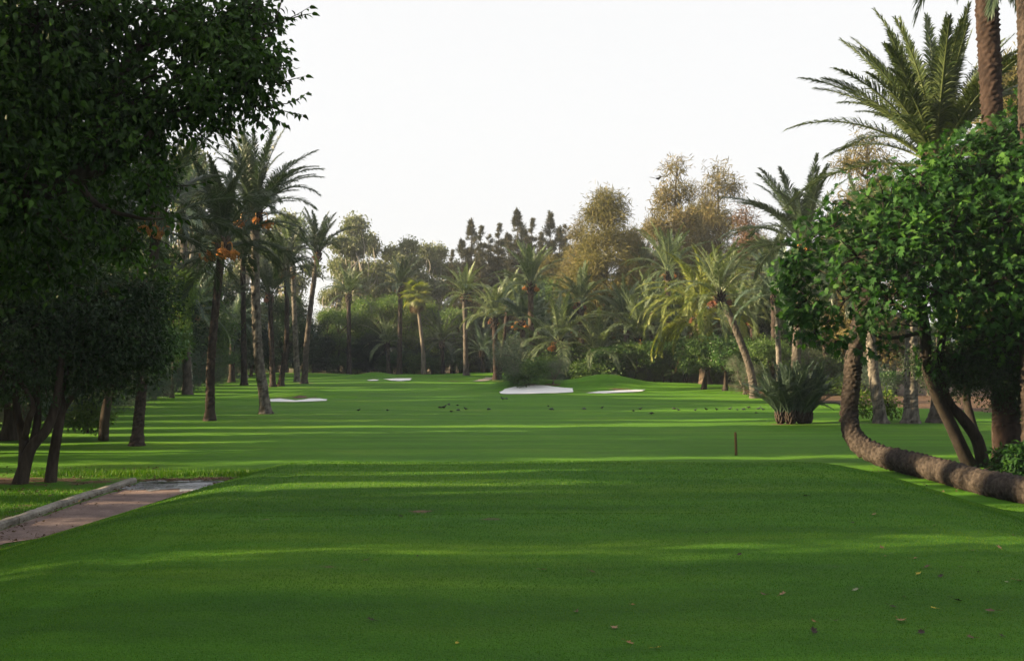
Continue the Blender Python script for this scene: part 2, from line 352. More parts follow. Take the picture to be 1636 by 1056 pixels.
def puddle(cx, cy, rx, ry, seed):
    r = random.Random(seed); ph = [r.uniform(0, 6.3) for _ in range(4)]; P = []
    for i in range(48):
        a = i/48*2*math.pi; k = 1+.16*math.sin(3*a+ph[0])+.1*math.sin(5*a+ph[1])+.08*math.sin(9*a+ph[2]); P.append((cx+rx*k*math.cos(a), cy+ry*k*math.sin(a)))
    P = np.array(P); z = .034+max(float(zt(cx, cy)), 0)
    V = np.concatenate([[[cx, cy, z]], np.c_[P, np.full(48, z)]]); T = [(0, i+1, (i+1) % 48+1) for i in range(48)]
    link('puddle', make_mesh('puddle', V, T, M['water']), kind='structure')
puddle(-6.35, 20.35, .5, .07, 2); puddle(-5.65, 20.42, .3, .06, 5)

# ------------------------------------------------------------------ leaves and crowns
T_OV = (np.array([[0, 0, 0], [.42, .27, .08], [1, 0, -.12], [.42, -.27, .08]]), np.array([[0, 1, 2], [0, 2, 3]]))
T_POINT = (np.array([[0, 0, 0], [.22, .26, .06], [.55, .22, .05], [1, 0, -.2], [.55, -.22, .05], [.22, -.26, .06], [.5, 0, -.02]]),
           np.array([[0, 1, 6], [1, 2, 6], [2, 3, 6], [3, 4, 6], [4, 5, 6], [5, 0, 6]]))
T_NEED = (np.array([[0, .05, 0], [0, -.05, 0], [.6, -.06, -.06], [.6, .06, -.06], [1, 0, -.2]]), np.array([[0, 1, 2], [0, 2, 3], [3, 2, 4]]))
def fig_t():
    pts = [(0, 0)]
    for ang, r in ((-118, .42), (-95, .30), (-62, .72), (-44, .36), (-24, .88), (-12, .5), (0, 1.05), (12, .5), (24, .88), (44, .36), (62, .72), (95, .30), (118, .42)):
        pts.append((.22+r*.78*math.cos(R(ang)), r*.62*math.sin(R(ang))))
    V = np.array([(x, y, .10*abs(y)-.16*x*x) for x, y in [(.24, 0)]+pts]); n = len(V)
    return V, np.array([(0, i, i+1) for i in range(1, n-1)]+[(0, n-1, 1)])
T_FIG = fig_t()
def scatter(tmp, P, D, Nn, size):
    TV, TT = tmp; D = norm(D); S = norm(np.cross(Nn, D)); Nn = np.cross(D, S); n, k = len(P), len(TV)
    size = np.asarray(size).reshape(-1, 1, 1)*np.ones((n, 1, 1))
    V = P[:, None]+size*(TV[None, :, 0:1]*D[:, None]+TV[None, :, 1:2]*S[:, None]+TV[None, :, 2:3]*Nn[:, None])
    T = TT[None]+(np.arange(n)*k)[:, None, None]
    return V.reshape(-1, 3), T.reshape(-1, 3), k
def leafy(tmp, P, D, Nn, size, r_):
    V, T, k = scatter(tmp, P, D, Nn, size); return V, T, np.repeat(r_.uniform(0, 1, len(P)), k)
def lobes_leaves(lobes, n, size, r_, tmp=T_OV, sv=(.65, 1.2), cl=.22, per=26, shell=.5, droop=.3, up=.6, clump_r=None):
    L = np.array([l[:6] for l in lobes], float); w = np.array([l[6] if len(l) > 6 else l[3]*l[4]*l[5] for l in lobes]); w = w/w.sum()
    nc = max(4, int(n/per)); li = r_.choice(len(L), nc, p=w)
    d = norm(r_.normal(size=(nc, 3))); rad = r_.uniform(0, 1, nc)**shell
    C = L[li, :3]+d*rad[:, None]*L[li, 3:6]
    ci = r_.integers(0, nc, n)
    sig = cl*(1 if clump_r is None else r_.uniform(*clump_r, nc)[ci][:, None])
    P = C[ci]+r_.normal(size=(n, 3))*sig*np.array([1, 1, .7])
    out = norm(P-L[li[ci], :3])
    D = out*.55+r_.normal(size=(n, 3))*.55+np.array([0, 0, -droop]); Nn = out*.35+r_.normal(size=(n, 3))*.45+np.array([0, 0, up])
    V, T, k = scatter(tmp, P, D, Nn, size*r_.uniform(*sv, n)); cr = r_.uniform(0, 1, nc)[ci]
    return (V, T, np.repeat(np.clip(.5*cr+.5*r_.uniform(0, 1, n), 0, 1), k)), C, li
def twigs(C, li, hubs, r_, r0=.012, frac=.5):
    out = []
    for c, l in zip(C, li):
        if r_.random() > frac: continue
        h = hubs[l]; mid = (h+c)/2+r_.normal(size=3)*.12*np.linalg.norm(c-h)
        out.append(tube(smooth_path([h, mid, c], [r0*1.6, r0, r0*.4], .5)[0], smooth_path([h, mid, c], [r0*1.6, r0, r0*.4], .5)[1], 4))
    return out
def limb(a, b, r0, r1, r_, sag=.0, sides=7, wob=.08):
    a, b = np.asarray(a, float), np.asarray(b, float); L = np.linalg.norm(b-a)
    P = [a]+[a+(b-a)*t+r_.normal(size=3)*wob*L*np.array([1, 1, .4])+np.array([0, 0, sag*L*math.sin(t*math.pi)]) for t in (.35, .7)]+[b]
    Q, S = smooth_path(P, [r0, r0*.65+r1*.35, r0*.35+r1*.65, r1], .22+.02*L); return tube(Q, S, sides)

LIB = {}
def std_tree(key, H, lobes, n, size, leaf, bark, tmp=T_OV, trunk_r=.16, fork=.35, stems=1, seed=1, **kw):
    """a tree from a stem, limbs to every lobe of the crown, and leaves clumped inside the lobes"""
    r_ = np.random.default_rng(seed); wood = []
    lf, C, li = lobes_leaves(lobes, n, size, r_, tmp, **kw)
    zf = H*fork; forks = []
    for s in range(stems):
        b0 = np.array([r_.normal()*.12*(stems > 1), r_.normal()*.12*(stems > 1), -.15]); a = r_.uniform(0, 6.3); sp = (.10 if stems == 1 else .35)*zf*.5
        f = np.array([math.cos(a)*sp, math.sin(a)*sp, zf*r_.uniform(.9, 1.1)]); forks.append(f)
        P = [b0, b0*.5+f*.4+r_.normal(size=3)*.04*zf, f]; Q, S = smooth_path([b0-np.array([0, 0, .0])]+P[1:], [trunk_r*1.5/stems**.5, trunk_r/stems**.5, trunk_r*.75/stems**.5], .25)
        S = S*(1+.5*np.exp(-np.maximum(Q[:, 2], 0)/.25)); wood.append(tube(Q, S, 10))
    hubs = []
    for l in lobes:
        c = np.array(l[:3]); f = min(forks, key=lambda q: np.linalg.norm(q[:2]-c[:2])); hubs.append(c)
        zz = np.array([f[0]*.9, f[1]*.9, min(c[2]*.72, H*.75)]) if c[2] > H*.55 and np.hypot(*c[:2]) < H*.3 else f
        if c[2] > zf*.8: wood.append(limb(f, c, trunk_r*.5, trunk_r*.12, r_, .05))
    wood += twigs(C, li, hubs, r_, max(.008, trunk_r*.09), kw.get('tw', .4) if False else .4)
    V, T, A = cat(wood)
    LIB[key] = [('trunk', make_mesh(key+'_trunk', V, T, M[bark], A, True)), ('crown', make_mesh(key+'_crown', lf[0], lf[1], M[leaf], lf[2]))], H
def rnd_lobes(seed, k, c, spread, rad, flat=.8):
    r_ = np.random.default_rng(seed); out = []
    for i in range(k):
        a = r_.uniform(0, 6.3); q = r_.uniform(.15, 1)**.6; r = rad*r_.uniform(.7, 1.25)
        out.append((c[0]+math.cos(a)*spread[0]*q, c[1]+math.sin(a)*spread[0]*q, c[2]+r_.uniform(-1, 1)*spread[1], r, r*r_.uniform(.8, 1.1), r*flat))
    return out
# citrus-like round trees, nominal height 4
for s, lf in ((1, 'citrus'), (2, 'citrus'), (3, 'shrub')):
    std_tree('citrus%d' % s, 4., rnd_lobes(s, 11, (0, 0, 2.6), (1.05, .75), .85), 9000, .13, lf, 'bark', trunk_r=.10, fork=.3, seed=s+20, cl=.16, stems=1+s % 2, droop=.2)
std_tree('bush1', 2.4, rnd_lobes(5, 14, (0, 0, .95), (1.0, .75), .62), 6500, .12, 'shrub', 'bark', trunk_r=.05, fork=.2, seed=31, cl=.15, stems=3)
std_tree('bush2', 2.4, rnd_lobes(6, 14, (0, 0, .95), (1.0, .75), .6), 6500, .12, 'citrus', 'bark', trunk_r=.05, fork=.2, seed=32, cl=.15, stems=3)
std_tree('olive1', 3.2, rnd_lobes(7, 14, (0, 0, 1.6), (1.0, 1.1), .6), 8000, .13, 'olive', 'barkg', tmp=T_NEED, trunk_r=.07, fork=.2, seed=33, cl=.2, stems=3, up=.2)
std_tree('grey1', 3.4, rnd_lobes(8, 14, (0, 0, 1.6), (1.1, 1.2), .65), 9000, .15, 'grey', 'barkg', tmp=T_NEED, trunk_r=.07, fork=.2, seed=34, cl=.22, stems=3, up=.1, droop=-.3)
std_tree('grey2', 5., rnd_lobes(9, 20, (0, 0, 2.5), (1.4, 2.1), .8), 14000, .20, 'grey', 'barkg', tmp=T_NEED, trunk_r=.09, fork=.2, seed=35, cl=.28, stems=3, up=.1, droop=-.3)
# larger broadleaves, nominal height 10
std_tree('wood1', 10., rnd_lobes(11, 16, (0, 0, 6.2), (2.8, 2.8), 1.45), 22000, .25, 'shrub', 'bark', trunk_r=.22, fork=.35, seed=36, cl=.38, stems=2)
std_tree('wood2', 10., rnd_lobes(12, 15, (0, 0, 6.2), (2.6, 2.8), 1.4), 20000, .25, 'yellow', 'bark', trunk_r=.22, fork=.35, seed=37, cl=.38, stems=1)
std_tree('wood3', 10., rnd_lobes(13, 18, (0, 0, 5.4), (2.6, 3.2), 1.5), 24000, .25, 'dark', 'bark', trunk_r=.2, fork=.3, seed=38, cl=.4, stems=2)
# eucalyptus, nominal height 16
for s in (1, 2):
    r_ = np.random.default_rng(50+s); lb = []
    for i in range(26):
        z = r_.uniform(4.5, 15.3); w = 3.1*(1-abs(z-10.5)/9); a = r_.uniform(0, 6.3); q = r_.uniform(.1, 1)*w; r = r_.uniform(.6, 1.15)
        lb.append((math.cos(a)*q, math.sin(a)*q, z, r, r, r*.75))
    std_tree('euca%d' % s, 16., lb, 17000, .36, 'euca', 'barkw', tmp=T_NEED if s == 3 else T_OV, trunk_r=.2, fork=.4, seed=60+s, cl=.42, stems=2, droop=.9, up=.1, per=40, shell=.6)
# casuarina, nominal height 15, broad and feathery
def casu(key, seed, mat, n, wid, spk=0, dens=1., H=15., size=.62, cl=.42):
    r_ = np.random.default_rng(seed); lb = []
    for i in range(int(34*dens)):
        z = r_.uniform(.18, .97)*H; t = z/H; w = wid*(1-t)**.55*(.55+.6*r_.random())*(1 if t > .3 else .8); a = r_.uniform(0, 6.3)
        r = ((.45+.75*(1-t)) if not spk else (.10+.72*(1-t)))*r_.uniform(.7, 1.2); lb.append((math.cos(a)*w, math.sin(a)*w, z, r, r, r*.75))
    lb.append((0, 0, H*.985, .25, .25, .6))
    wood = []; lf, C, li = lobes_leaves(lb, n, size, r_, T_NEED, cl=cl, per=30, shell=.7, droop=.25 if not spk else -.6, up=.0)
    P = np.array([(math.sin(z*.35+seed)*.16, math.cos(z*.3)*.16, z) for z in np.linspace(-.2, H, 26)]); Rr = np.linspace(.24, .02, 26)
    wood.append(tube(P, Rr, 9))
    for l in lb[:-1]:
        c = np.array(l[:3]); b0 = np.array([0, 0, max(.8, c[2]-.55*np.hypot(c[0], c[1])-.3)]); wood.append(limb(b0, c, .05, .012, r_, -.03, 5))
    wood += twigs(C, li, [np.array(l[:3]) for l in lb], r_, .012, .5)
    V, T, A = cat(wood)
    LIB[key] = [('trunk', make_mesh(key+'_trunk', V, T, M['bark'], A, True)), ('crown', make_mesh(key+'_crown', lf[0], lf[1], M[mat], lf[2]))], H
casu('casu1', 1, 'casu', 20000, 2.5, size=.40, cl=.38)
casu('casu2', 2, 'casu', 38000, 3.5, dens=1.6, size=.40)
casu('casu3', 3, 'casug', 52000, 4.2, dens=2.1, size=.40, cl=.45)
casu('rust1', 4, 'rust', 18000, 1.0, dens=1.1, size=.36)
def spire(key, seed, n, wid, H=15.):
    r_ = np.random.default_rng(seed); wood = [tube(np.array([(math.sin(z*.5+seed)*.08, math.cos(z*.4)*.08, z) for z in np.linspace(-.2, H, 20)]), np.linspace(.2, .012, 20), 8)]
    nb = 170; P, D, Nn = [], [], []
    tops = [(0, 0, H, 1.)]+[(r_.normal()*.5*wid, r_.normal()*.5*wid, H*r_.uniform(.72, .9), .5) for _ in range(2)]
    for b in range(nb):
        tx, ty, th, ws = tops[0] if b % 4 else tops[1+(b//4) % 2]
        t = r_.uniform(.08, .995)**.8; z = t*th; a = b*2.399+r_.uniform(-.4, .4); L = ws*wid*((1-t)**.75*1.05+.05)*r_.uniform(.45, 1.2)*(1.+.25*math.sin(z*1.7+seed)); k = max(6, int(n/nb*(.35+L/wid)))
        up_ = r_.uniform(.25, .8); d = np.array([math.cos(a), math.sin(a), up_]); base = np.array([tx*min(1, t*1.3), ty*min(1, t*1.3), z]); q = r_.uniform(.15, 1, k)**.8
        P.append(base+d*L*q[:, None]+r_.normal(size=(k, 3))*(.05+.10*L)); D.append(d*.6+r_.normal(size=(k, 3))*.5+np.array([0, 0, .35])); Nn.append(r_.normal(size=(k, 3)))
        if L > .5: wood.append(tube(np.array([base, base+d*L*.5, base+d*L*.95]), [.03, .02, .006], 4))
    P, D, Nn = map(np.concatenate, (P, D, Nn)); lf = leafy(T_NEED, P, D, Nn, .30*r_.uniform(.6, 1.2, len(P)), r_); V, T, A = cat(wood)
    LIB[key] = [('trunk', make_mesh(key+'_trunk', V, T, M['bark'], A, True)), ('crown', make_mesh(key+'_crown', lf[0], lf[1], M['cyp'], lf[2]))], H
spire('cyp1', 5, 22000, 1.7)
spire('cyp2', 6, 18000, 1.35)
spire('cyp3', 8, 30000, 2.3)

NAMES = {'citrus': ('citrus_tree', 'tree'), 'bush': ('shrub', 'shrub'), 'olive': ('olive_shrub', 'shrub'), 'grey': ('grey_leaved_tree', 'tree'), 'wood': ('broadleaf_tree', 'tree'),
         'euca': ('eucalyptus_tree', 'tree'), 'casu': ('casuarina_tree', 'tree'), 'rust': ('rust_conifer', 'tree'), 'cyp': ('cypress_tree', 'tree')}
def tree(key, px, top, Y, label, group=None, wide=1., base=None, h=None):
    """a library tree standing at depth Y (or where pixel row BASE meets the ground) with its top at pixel row TOP"""
    if base is not None:
        p = gnd(px, base); x, y = p[0], p[1]
        if 905 < px < 1100 and y < 69: y = 69.5; x = at(px, base, y)[0]
    else: x, y = at(px, 550, Y)[:2]
    z0 = float(zt(x, y)); parts, H = LIB[key]
    hh = (at(px, top, y)[2]-z0) if h is None else h
    s = hh/H; nm, ct = NAMES[key.rstrip('0123456789')]
    return thing(nm, label, ct, (x, y, z0), random.uniform(0, 6.28), (s*wide, s*wide, s), group, parts)

# ------------------------------------------------------------------ palms
def frond_mesh(name, L, a0, a1, mat, seed, pairs=64, lw=.034, ll=.52, side=.12, vee=.35, lf_droop=.25):
    r_ = np.random.default_rng(seed); n = 16; t = np.linspace(0, 1, n)
    ang = R(a0)+(R(a1)-R(a0))*t**1.35
    ds = L/(n-1); P = np.zeros((n, 3))
    for i in range(1, n):
        P[i] = P[i-1]+ds*np.array([math.cos(ang[i]), side*t[i]*r_.choice([1])*(1 if seed % 2 else -1), math.sin(ang[i])])
    Rr = .028*(1-t)**.8+.004; Rr[0] = .05
    rv, rt, ra = tube(P, Rr, 5); ra[:] = .95
    tt = np.repeat(np.linspace(.16, .995, pairs), 2)+r_.uniform(-.004, .004, pairs*2); sg = np.tile([1, -1], pairs)
    f = tt*(n-1); i0 = np.clip(f.astype(int), 0, n-2); fr = (f-i0)[:, None]; Q = P[i0]*(1-fr)+P[i0+1]*fr
    T = norm(P[i0+1]-P[i0]); side_v = norm(np.cross(T, np.array([0, 0, 1.])+T[:, [2, 1, 0]]*0)); up = norm(np.cross(side_v, T))
    spread = np.interp(tt, [.1, .5, 1], [62, 48, 16]); spread = np.radians(spread+r_.normal(0, 7, len(tt)))
    v = np.radians(np.degrees(vee)+r_.normal(0, 12, len(tt)))
    D = T*np.cos(spread)[:, None]+(side_v*sg[:, None]*np.cos(v)[:, None]+up*np.sin(v)[:, None])*np.sin(spread)[:, None]
    ln = ll*np.interp(tt, [.1, .3, .6, .9, 1], [.45, 1, .95, .6, .4])*r_.uniform(.85, 1.1, len(tt))
    W = norm(np.cross(D, up)+r_.normal(0, .25, (len(tt), 3)))
    mid = Q+D*ln[:, None]*.55; tip = Q+D*ln[:, None]+np.array([0, 0, -1])*(ln*lf_droop)[:, None]
    V = np.stack([Q+W*lw*.3, Q-W*lw*.3, mid-W*lw*.5, mid+W*lw*.5, tip], 1).reshape(-1, 3)
    TT = np.array([[0, 1, 2], [0, 2, 3], [3, 2, 4]])[None]+(np.arange(len(tt))*5)[:, None, None]
    V, F_, A = cat([(rv, rt, ra), (V, TT.reshape(-1, 3), np.repeat(r_.uniform(.1, .85, len(tt)), 5))])
    return make_mesh(name, V, F_, mat, A)
CL = [(82, 62), (72, 35), (58, 5), (42, -28), (22, -52), (-5, -78), (-45, -86)]       # start and end elevation of each ring of fronds
FR = {}
def fronds(style):
    if style in FR: return FR[style]
    matn, L, pairs, lw, ll, dr = STY[style]; out = []
    for ci, (a0, a1) in enumerate(CL):
        mt = M['dry'] if (ci == 6 and style != 'spiky') else M[matn]
        out.append([frond_mesh('frond_%s_%d_%d' % (style, ci, k), L, a0+dr*.3, max(a1-dr, -88), mt, ci*10+k+3, pairs, lw, ll*(.8 if ci == 6 else 1)) for k in range(2 if L < 3.2 else 3)])
    FR[style] = out; return out
STY = {'green': ('palm', 2.9, 60, .040, .46, 0), 'blue': ('palmb', 2.9, 60, .042, .46, 0), 'dark': ('palmd', 3.0, 74, .034, .48, 0), 'yellow': ('palmy', 3.9, 80, .045, .5, 35),
       'big': ('palmx', 3.3, 128, .025, .46, -8), 'spiky': ('palmc', 1.75, 74, .017, .36, -8), 'lush': ('palmd', 3.3, 100, .030, .48, 4), 'mid': ('palmm', 3.2, 64, .042, .5, 10)}
def crown_mesh(style, mix, n, seed):
    """a far palm's crown in one mesh"""
    r_ = np.random.default_rng(seed); F_ = fronds(style); parts = []
    for i in range(n):
        c = int(r_.choice(7, p=mix)); me = F_[c][r_.integers(0, len(F_[c]))]
        nv = len(me.vertices); V = np.empty(nv*3, np.float32); me.vertices.foreach_get('co', V); V = V.reshape(-1, 3)
        A = np.empty(nv, np.float32); me.attributes['rnd'].data.foreach_get('value', A)
        T = np.empty(len(me.polygons)*3, np.int32); me.polygons.foreach_get('vertices', T)
        a = i*2.399+r_.uniform(-.3, .3); s = r_.uniform(.82, 1.1); V = V*s+np.array([.1, 0, .0])
        tilt = r_.normal(0, .12); V = np.stack([V[:, 0], V[:, 1]*math.cos(tilt)-V[:, 2]*math.sin(tilt)*.0+V[:, 0]*math.sin(tilt), V[:, 2]], 1)
        parts.append((np.stack([V[:, 0]*math.cos(a)-V[:, 1]*math.sin(a), V[:, 0]*math.sin(a)+V[:, 1]*math.cos(a), V[:, 2]], 1), T.reshape(-1, 3), np.clip(A+r_.uniform(-.2, .2), 0, 1)))
    V, T, A = cat(parts); return make_mesh('palm_crown_'+style, V, T, F_[1][0].materials[0], A)
MIX = {'up': [.2, .24, .24, .17, .10, .045, .005], 'full': [.14, .17, .2, .2, .16, .12, .01], 'droop': [.10, .12, .16, .2, .22, .19, .01], 'spike': [.5, .3, .15, .05, 0, 0, 0]}
def bunch_mesh(name, mat, seed, reach=.36):
    r_ = np.random.default_rng(seed); parts = []
    P = np.array([[0, 0, 0], [reach*.5, 0, .07], [reach*.9, 0, .05], [reach, 0, -.18]]); Q, S = smooth_path(P, [.03, .025, .022, .018], .06); stalk = tube(Q, S, 5)
    tip = P[-1]; st = []; dv = []
    O = np.array([[1, 0, 0], [-1, 0, 0], [0, 1, 0], [0, -1, 0], [0, 0, 1.4], [0, 0, -1.4]])*.026; OT = np.array([[0, 2, 4], [2, 1, 4], [1, 3, 4], [3, 0, 4], [2, 0, 5], [1, 2, 5], [3, 1, 5], [0, 3, 5]])
    for i in range(34):
        d = norm(r_.normal(size=3)*np.array([.5, .5, .2])+np.array([0, 0, -.9])); L = r_.uniform(.2, .42)
        e = tip+d*L+np.array([0, 0, -.05]); st.append(tube(np.array([tip, tip+d*L*.5+np.array([d[0], d[1], 0])*.04, e]), [.007, .005, .004], 3))
        for k in range(12):
            p = tip+d*L*(.30+.65*k/11)+r_.normal(size=3)*.022; dv.append((O*r_.uniform(.8, 1.3)+p, OT, r_.uniform(0, 1, 6)))
    sv, stt, sa = cat([stalk]+st); fv, ft, fa = cat(dv)
    return make_mesh(name+'_stalk', sv, stt, M['stalk'], sa), make_mesh(name, fv, ft, mat, fa, True)
BUN = {'o': [bunch_mesh('date_bunch', M['dates'], i) for i in (1, 2)], 'r': [bunch_mesh('date_bunch_red', M['datesr'], i+5) for i in (1, 2)]}

def palm_disp(nn, hh, amp, seed, irr=.25):
    def f(U, S, RR):
        r_ = np.random.default_rng(seed); S2 = S+hh*(.35*np.sin(U*6.283+seed+S*1.7)+.22*np.sin(U*18.85+S*7)+.15*np.sin(S*9+seed))
        row = np.floor(S2/hh); b = S2/hh-row; uu = nn*U+.5*(row % 2)+.13*np.sin(row*7.7); c = np.floor(uu) % nn; a = uu-np.floor(uu)
        hs_ = np.abs(np.sin(row*12.9898+c*78.233+seed)*43758.5453) % 1; h2 = np.abs(np.sin(row*39.3+c*11.1+seed)*9631.7) % 1
        d = np.sin(np.pi*a)**.6*np.clip((1-b)*1.6, 0, 1)*np.clip(b*5+.2, 0, 1)*(.45+.75*hs_)
        nz = r_.uniform(0, 1, U.shape)
        return amp*(d-.4)+amp*irr*(nz-.5), np.clip(d*.45+h2*.42+.12*nz, 0, 1)
    return f
def palm(label, base, crown, style, mix='full', n=34, tr=.22, tmat='ptrunk', Y=None, dates='', sc=1., bend=0., indiv=True, boots=True, group=None, name='date_palm', seedx=0, ctr=None):
    """BASE and CROWN are pixels; the palm stands where BASE meets the ground, or at depth Y"""
    if Y is None: b = gnd(*base)
    else:
        q = at(base[0], base[1], Y); b = np.array([q[0], Y, float(zt(q[0], Y))])
    c = at(crown[0], crown[1], b[1])
    if ctr is not None: pts, rad = ctr
    else:
        mid1 = b+(c-b)*.33+np.array([bend, 0, 0]); mid2 = b+(c-b)*.7+np.array([bend*.7, 0, 0])
        pts, rad = [b-np.array([0, 0, .15]), b+(mid1-b)*.25, mid1, mid2, c], [tr*1.12, tr*.98, tr*.85, tr*.78, tr*.86]
    h = c[2]-b[2]; root = thing(name, label, 'palm tree', tuple(b), 0, 1, group)
    near = b[1] < 60; seed = int(abs(crown[0]*7+crown[1]*13))+seedx
    Q, S = smooth_path(pts, rad, .04 if b[1] < 30 else (.06 if near else .12))
    if ctr is None: S = S*(1+.42*np.exp(-np.maximum(Q[:, 2]-b[2], 0)/.18))
    V, T, A = tube(Q-b, S, 40 if b[1] < 30 else (22 if near else 12), palm_disp(9, .095*tr/.22 if b[1] > 26 else (.085 if tmat != 'bent' else .075), .04*tr/.22 if tmat != 'bent' else .048, seed))
    tk = link('trunk', make_mesh('palm_trunk', V, T, M[tmat], A, True), root)
    top = c-b; r_ = np.random.default_rng(seed)
    if boots:                            # the cut leaf bases round the head of the trunk
        pr = []
        for i in range(46 if near else 26):
            a = i*2.399; z = -.75*tr/.22*(i/46 if near else i/26); o_ = np.array([math.cos(a), math.sin(a), 0])
            p0 = top+o_*tr*.75+np.array([0, 0, z]); p1 = p0+o_*(.10+.05*r_.random())+np.array([0, 0, .16+.08*r_.random()])
            pr.append(tube(np.array([p0, (p0+p1)/2+o_*.02, p1]), [.065, .05, .03], 5))
        V, T, A = cat(pr); A = np.repeat(r_.uniform(.2, .9, 46 if near else 26), len(A)//(46 if near else 26)) if len(A) % (46 if near else 26) == 0 else A
        link('leaf_bases', make_mesh('leaf_bases', V, T, M['ptrunkr' if tmat != 'ptrunkd' else 'ptrunk'], A, True), root)
    if indiv:
        F_ = fronds(style)
        for i in range(n):
            k = int(r_.choice(7, p=MIX[mix])); me = F_[k][r_.integers(0, len(F_[k]))]
            f = link('frond', me, root); a = i*2.399+r_.uniform(-.3, .3); off = tr*.5
            f.location = tuple(top+np.array([math.cos(a)*off, math.sin(a)*off, .12-.1*k])); s = sc*r_.uniform(.82, 1.1)
            f.rotation_euler = (r_.normal(0, .13), r_.normal(0, .06), a); f.scale = (s, s, s)
    else:
        cm = link('crown', crown_mesh(style, MIX[mix], n, seed), root); cm.location = tuple(top); cm.scale = (sc, sc, sc)
    for i, ch in enumerate(dates):
        st, fr = BUN[ch][i % 2]; a = (i*2.1+seed) % 6.28
        if i < 3 and near: a = (-2.6, -.5, -1.5)[i]+r_.normal(0, .2)
        s1 = link('date_stalk', st, root); s1.location = tuple(top+np.array([math.cos(a), math.sin(a), 0])*tr*.8+np.array([0, 0, -.15])); s1.rotation_euler = (0, 0, a); s = r_.uniform(.62, 1.05)*(1 if near else .9); s1.scale = (s, s, s)
        link('date_bunch', fr, s1)
    return root

# the left row of palms
palm('short dark palm trunk standing alone beside the dark citrus trees, orange dates on its side', (218, 712), (252, 345), 'dark', 'full', 38, .145, 'ptrunkd', dates='ooo', sc=.95)
palm('dark slim date palm leaning in the fairway grass, orange date bunches under its crown', (335, 672), (356, 385), 'lush', 'full', 44, .165, 'ptrunkd', dates='ooooo', bend=-.1, sc=.92)
palm('tall date palm with speckled flared trunk beside the fairway, long fronds reaching over the sky', (425, 661), (408, 338), 'lush', 'full', 46, .205, 'ptrunkw', dates='oooo', bend=-.18)
palm('slim dark palm sharing a base with a second one behind the speckled palm', (436, 618), (431, 470), 'dark', 'full', 30, .2, 'ptrunkd', dates='rr', indiv=False)
palm('dark palm leaning out of a shared base behind the small sand bunker', (448, 617), (457, 432), 'dark', 'full', 30, .2, 'ptrunkd', dates='oo', indiv=False, bend=.25)
palm('straight palm with a mottled pale trunk close behind the leaning one', (475, 610), (466, 397), 'green', 'up', 34, .22, 'ptrunkw', dates='oo', indiv=False)
palm('slender palm leaning over the grass with a round crown and open sky beside it', (486, 613), (508, 402), 'dark', 'up', 36, .22, 'ptrunkg', dates='rr', indiv=False, bend=-.12)
palm('low bluish palm with red dates in front of the shaded tree row', (298, 614), (304, 498), 'blue', 'full', 34, .24, 'ptrunkg', dates='rrrr', indiv=False, Y=66)
palm('bluish palm among the shaded trees beyond the two dated palms', (262, 620), (255, 455), 'blue', 'full', 32, .24, 'ptrunkd', indiv=False, Y=58, dates='r')
palm('bushy blue green palm low in the shaded tree row', (370, 612), (372, 520), 'blue', 'droop', 32, .24, 'ptrunkd', indiv=False, Y=82)
palm('tall shaded palm rising out of the tree row behind the dated palms', (300, 612), (292, 330), 'blue', 'full', 36, .24, 'ptrunkg', indiv=False, Y=60, sc=1.1)
palm('shaded palm high behind the dark trunk of the leaning date palm', (390, 607), (388, 400), 'dark', 'full', 32, .22, 'ptrunkd', indiv=False, Y=75)
# the far end
palm('upright palm with a straight dark trunk before the eucalyptus trees', (558, 598), (557, 470), 'green', 'up', 34, .24, 'ptrunkd', indiv=False, Y=101)
palm('tall palm with dark crown standing behind the white far bunker', (638, 598), (640, 458), 'dark', 'up', 34, .26, 'ptrunkd', indiv=False, Y=101, dates='r')
palm('small green palm under the trees beside the tall palm', (622, 598), (618, 548), 'green', 'full', 28, .24, 'ptrunkg', indiv=False, Y=103)
palm('tall palm with a pale base and pink fruit stalks where the fairway ends', (745, 600), (742, 470), 'green', 'full', 36, .25, 'ptrunkg', indiv=False, Y=97, dates='rrrr')
palm('small palm in deep shade beside the far path', (772, 600), (770, 560), 'blue', 'full', 26, .2, 'ptrunkd', indiv=False, Y=101)
palm('small dark palm standing in shade between the fan palm and the pale one', (708, 600), (706, 545), 'dark', 'full', 26, .22, 'ptrunkd', indiv=False, Y=103)
palm('thick trunked palm at the end of the far path with an arching pale crown', (793, 608), (790, 508), 'mid', 'droop', 34, .26, 'ptrunkr', indiv=False, Y=86, dates='rr')
palm('palm leaning behind the thick trunked one, red fruit stalks beside its crown', (797, 606), (812, 488), 'mid', 'full', 34, .22, 'ptrunkr', indiv=False, Y=90, dates='rrr')
# the sunlit right group
palm('palm with orange dates rising above its neighbours behind the white bunker', (862, 613), (848, 452), 'green', 'up', 36, .24, 'ptrunk', Y=74, dates='ooor', bend=-.25)
palm('shorter blue green palm leaning beside the tall dated one', (850, 612), (834, 512), 'blue', 'full', 34, .24, 'ptrunk', indiv=False, Y=76, dates='oorr', bend=-.2)
palm('palm with pale arching fronds and two hanging orange bunches', (902, 610), (893, 545), 'mid', 'droop', 30, .24, 'ptrunkr', Y=70, dates='oooo', indiv=False)
palm('palm crown high above the grey shrubs with long pink stalks', (930, 610), (928, 482), 'green', 'full', 34, .24, 'ptrunk', indiv=False, Y=76, dates='rrr')
palm('low spreading palm behind the grassy mound with orange dates close to the shrubs', (958, 610), (955, 568), 'mid', 'full', 30, .24, 'ptrunkr', indiv=False, Y=70, dates='oor')
palm('upright palm crown between the brown casuarina and the low pale palm', (1003, 610), (1000, 508), 'green', 'up', 32, .24, 'ptrunk', indiv=False, Y=74)
palm('pale crowned palm with pink stalks behind the citrus shrubs', (1018, 610), (1020, 540), 'mid', 'full', 32, .24, 'ptrunkr', indiv=False, Y=70, dates='rr')
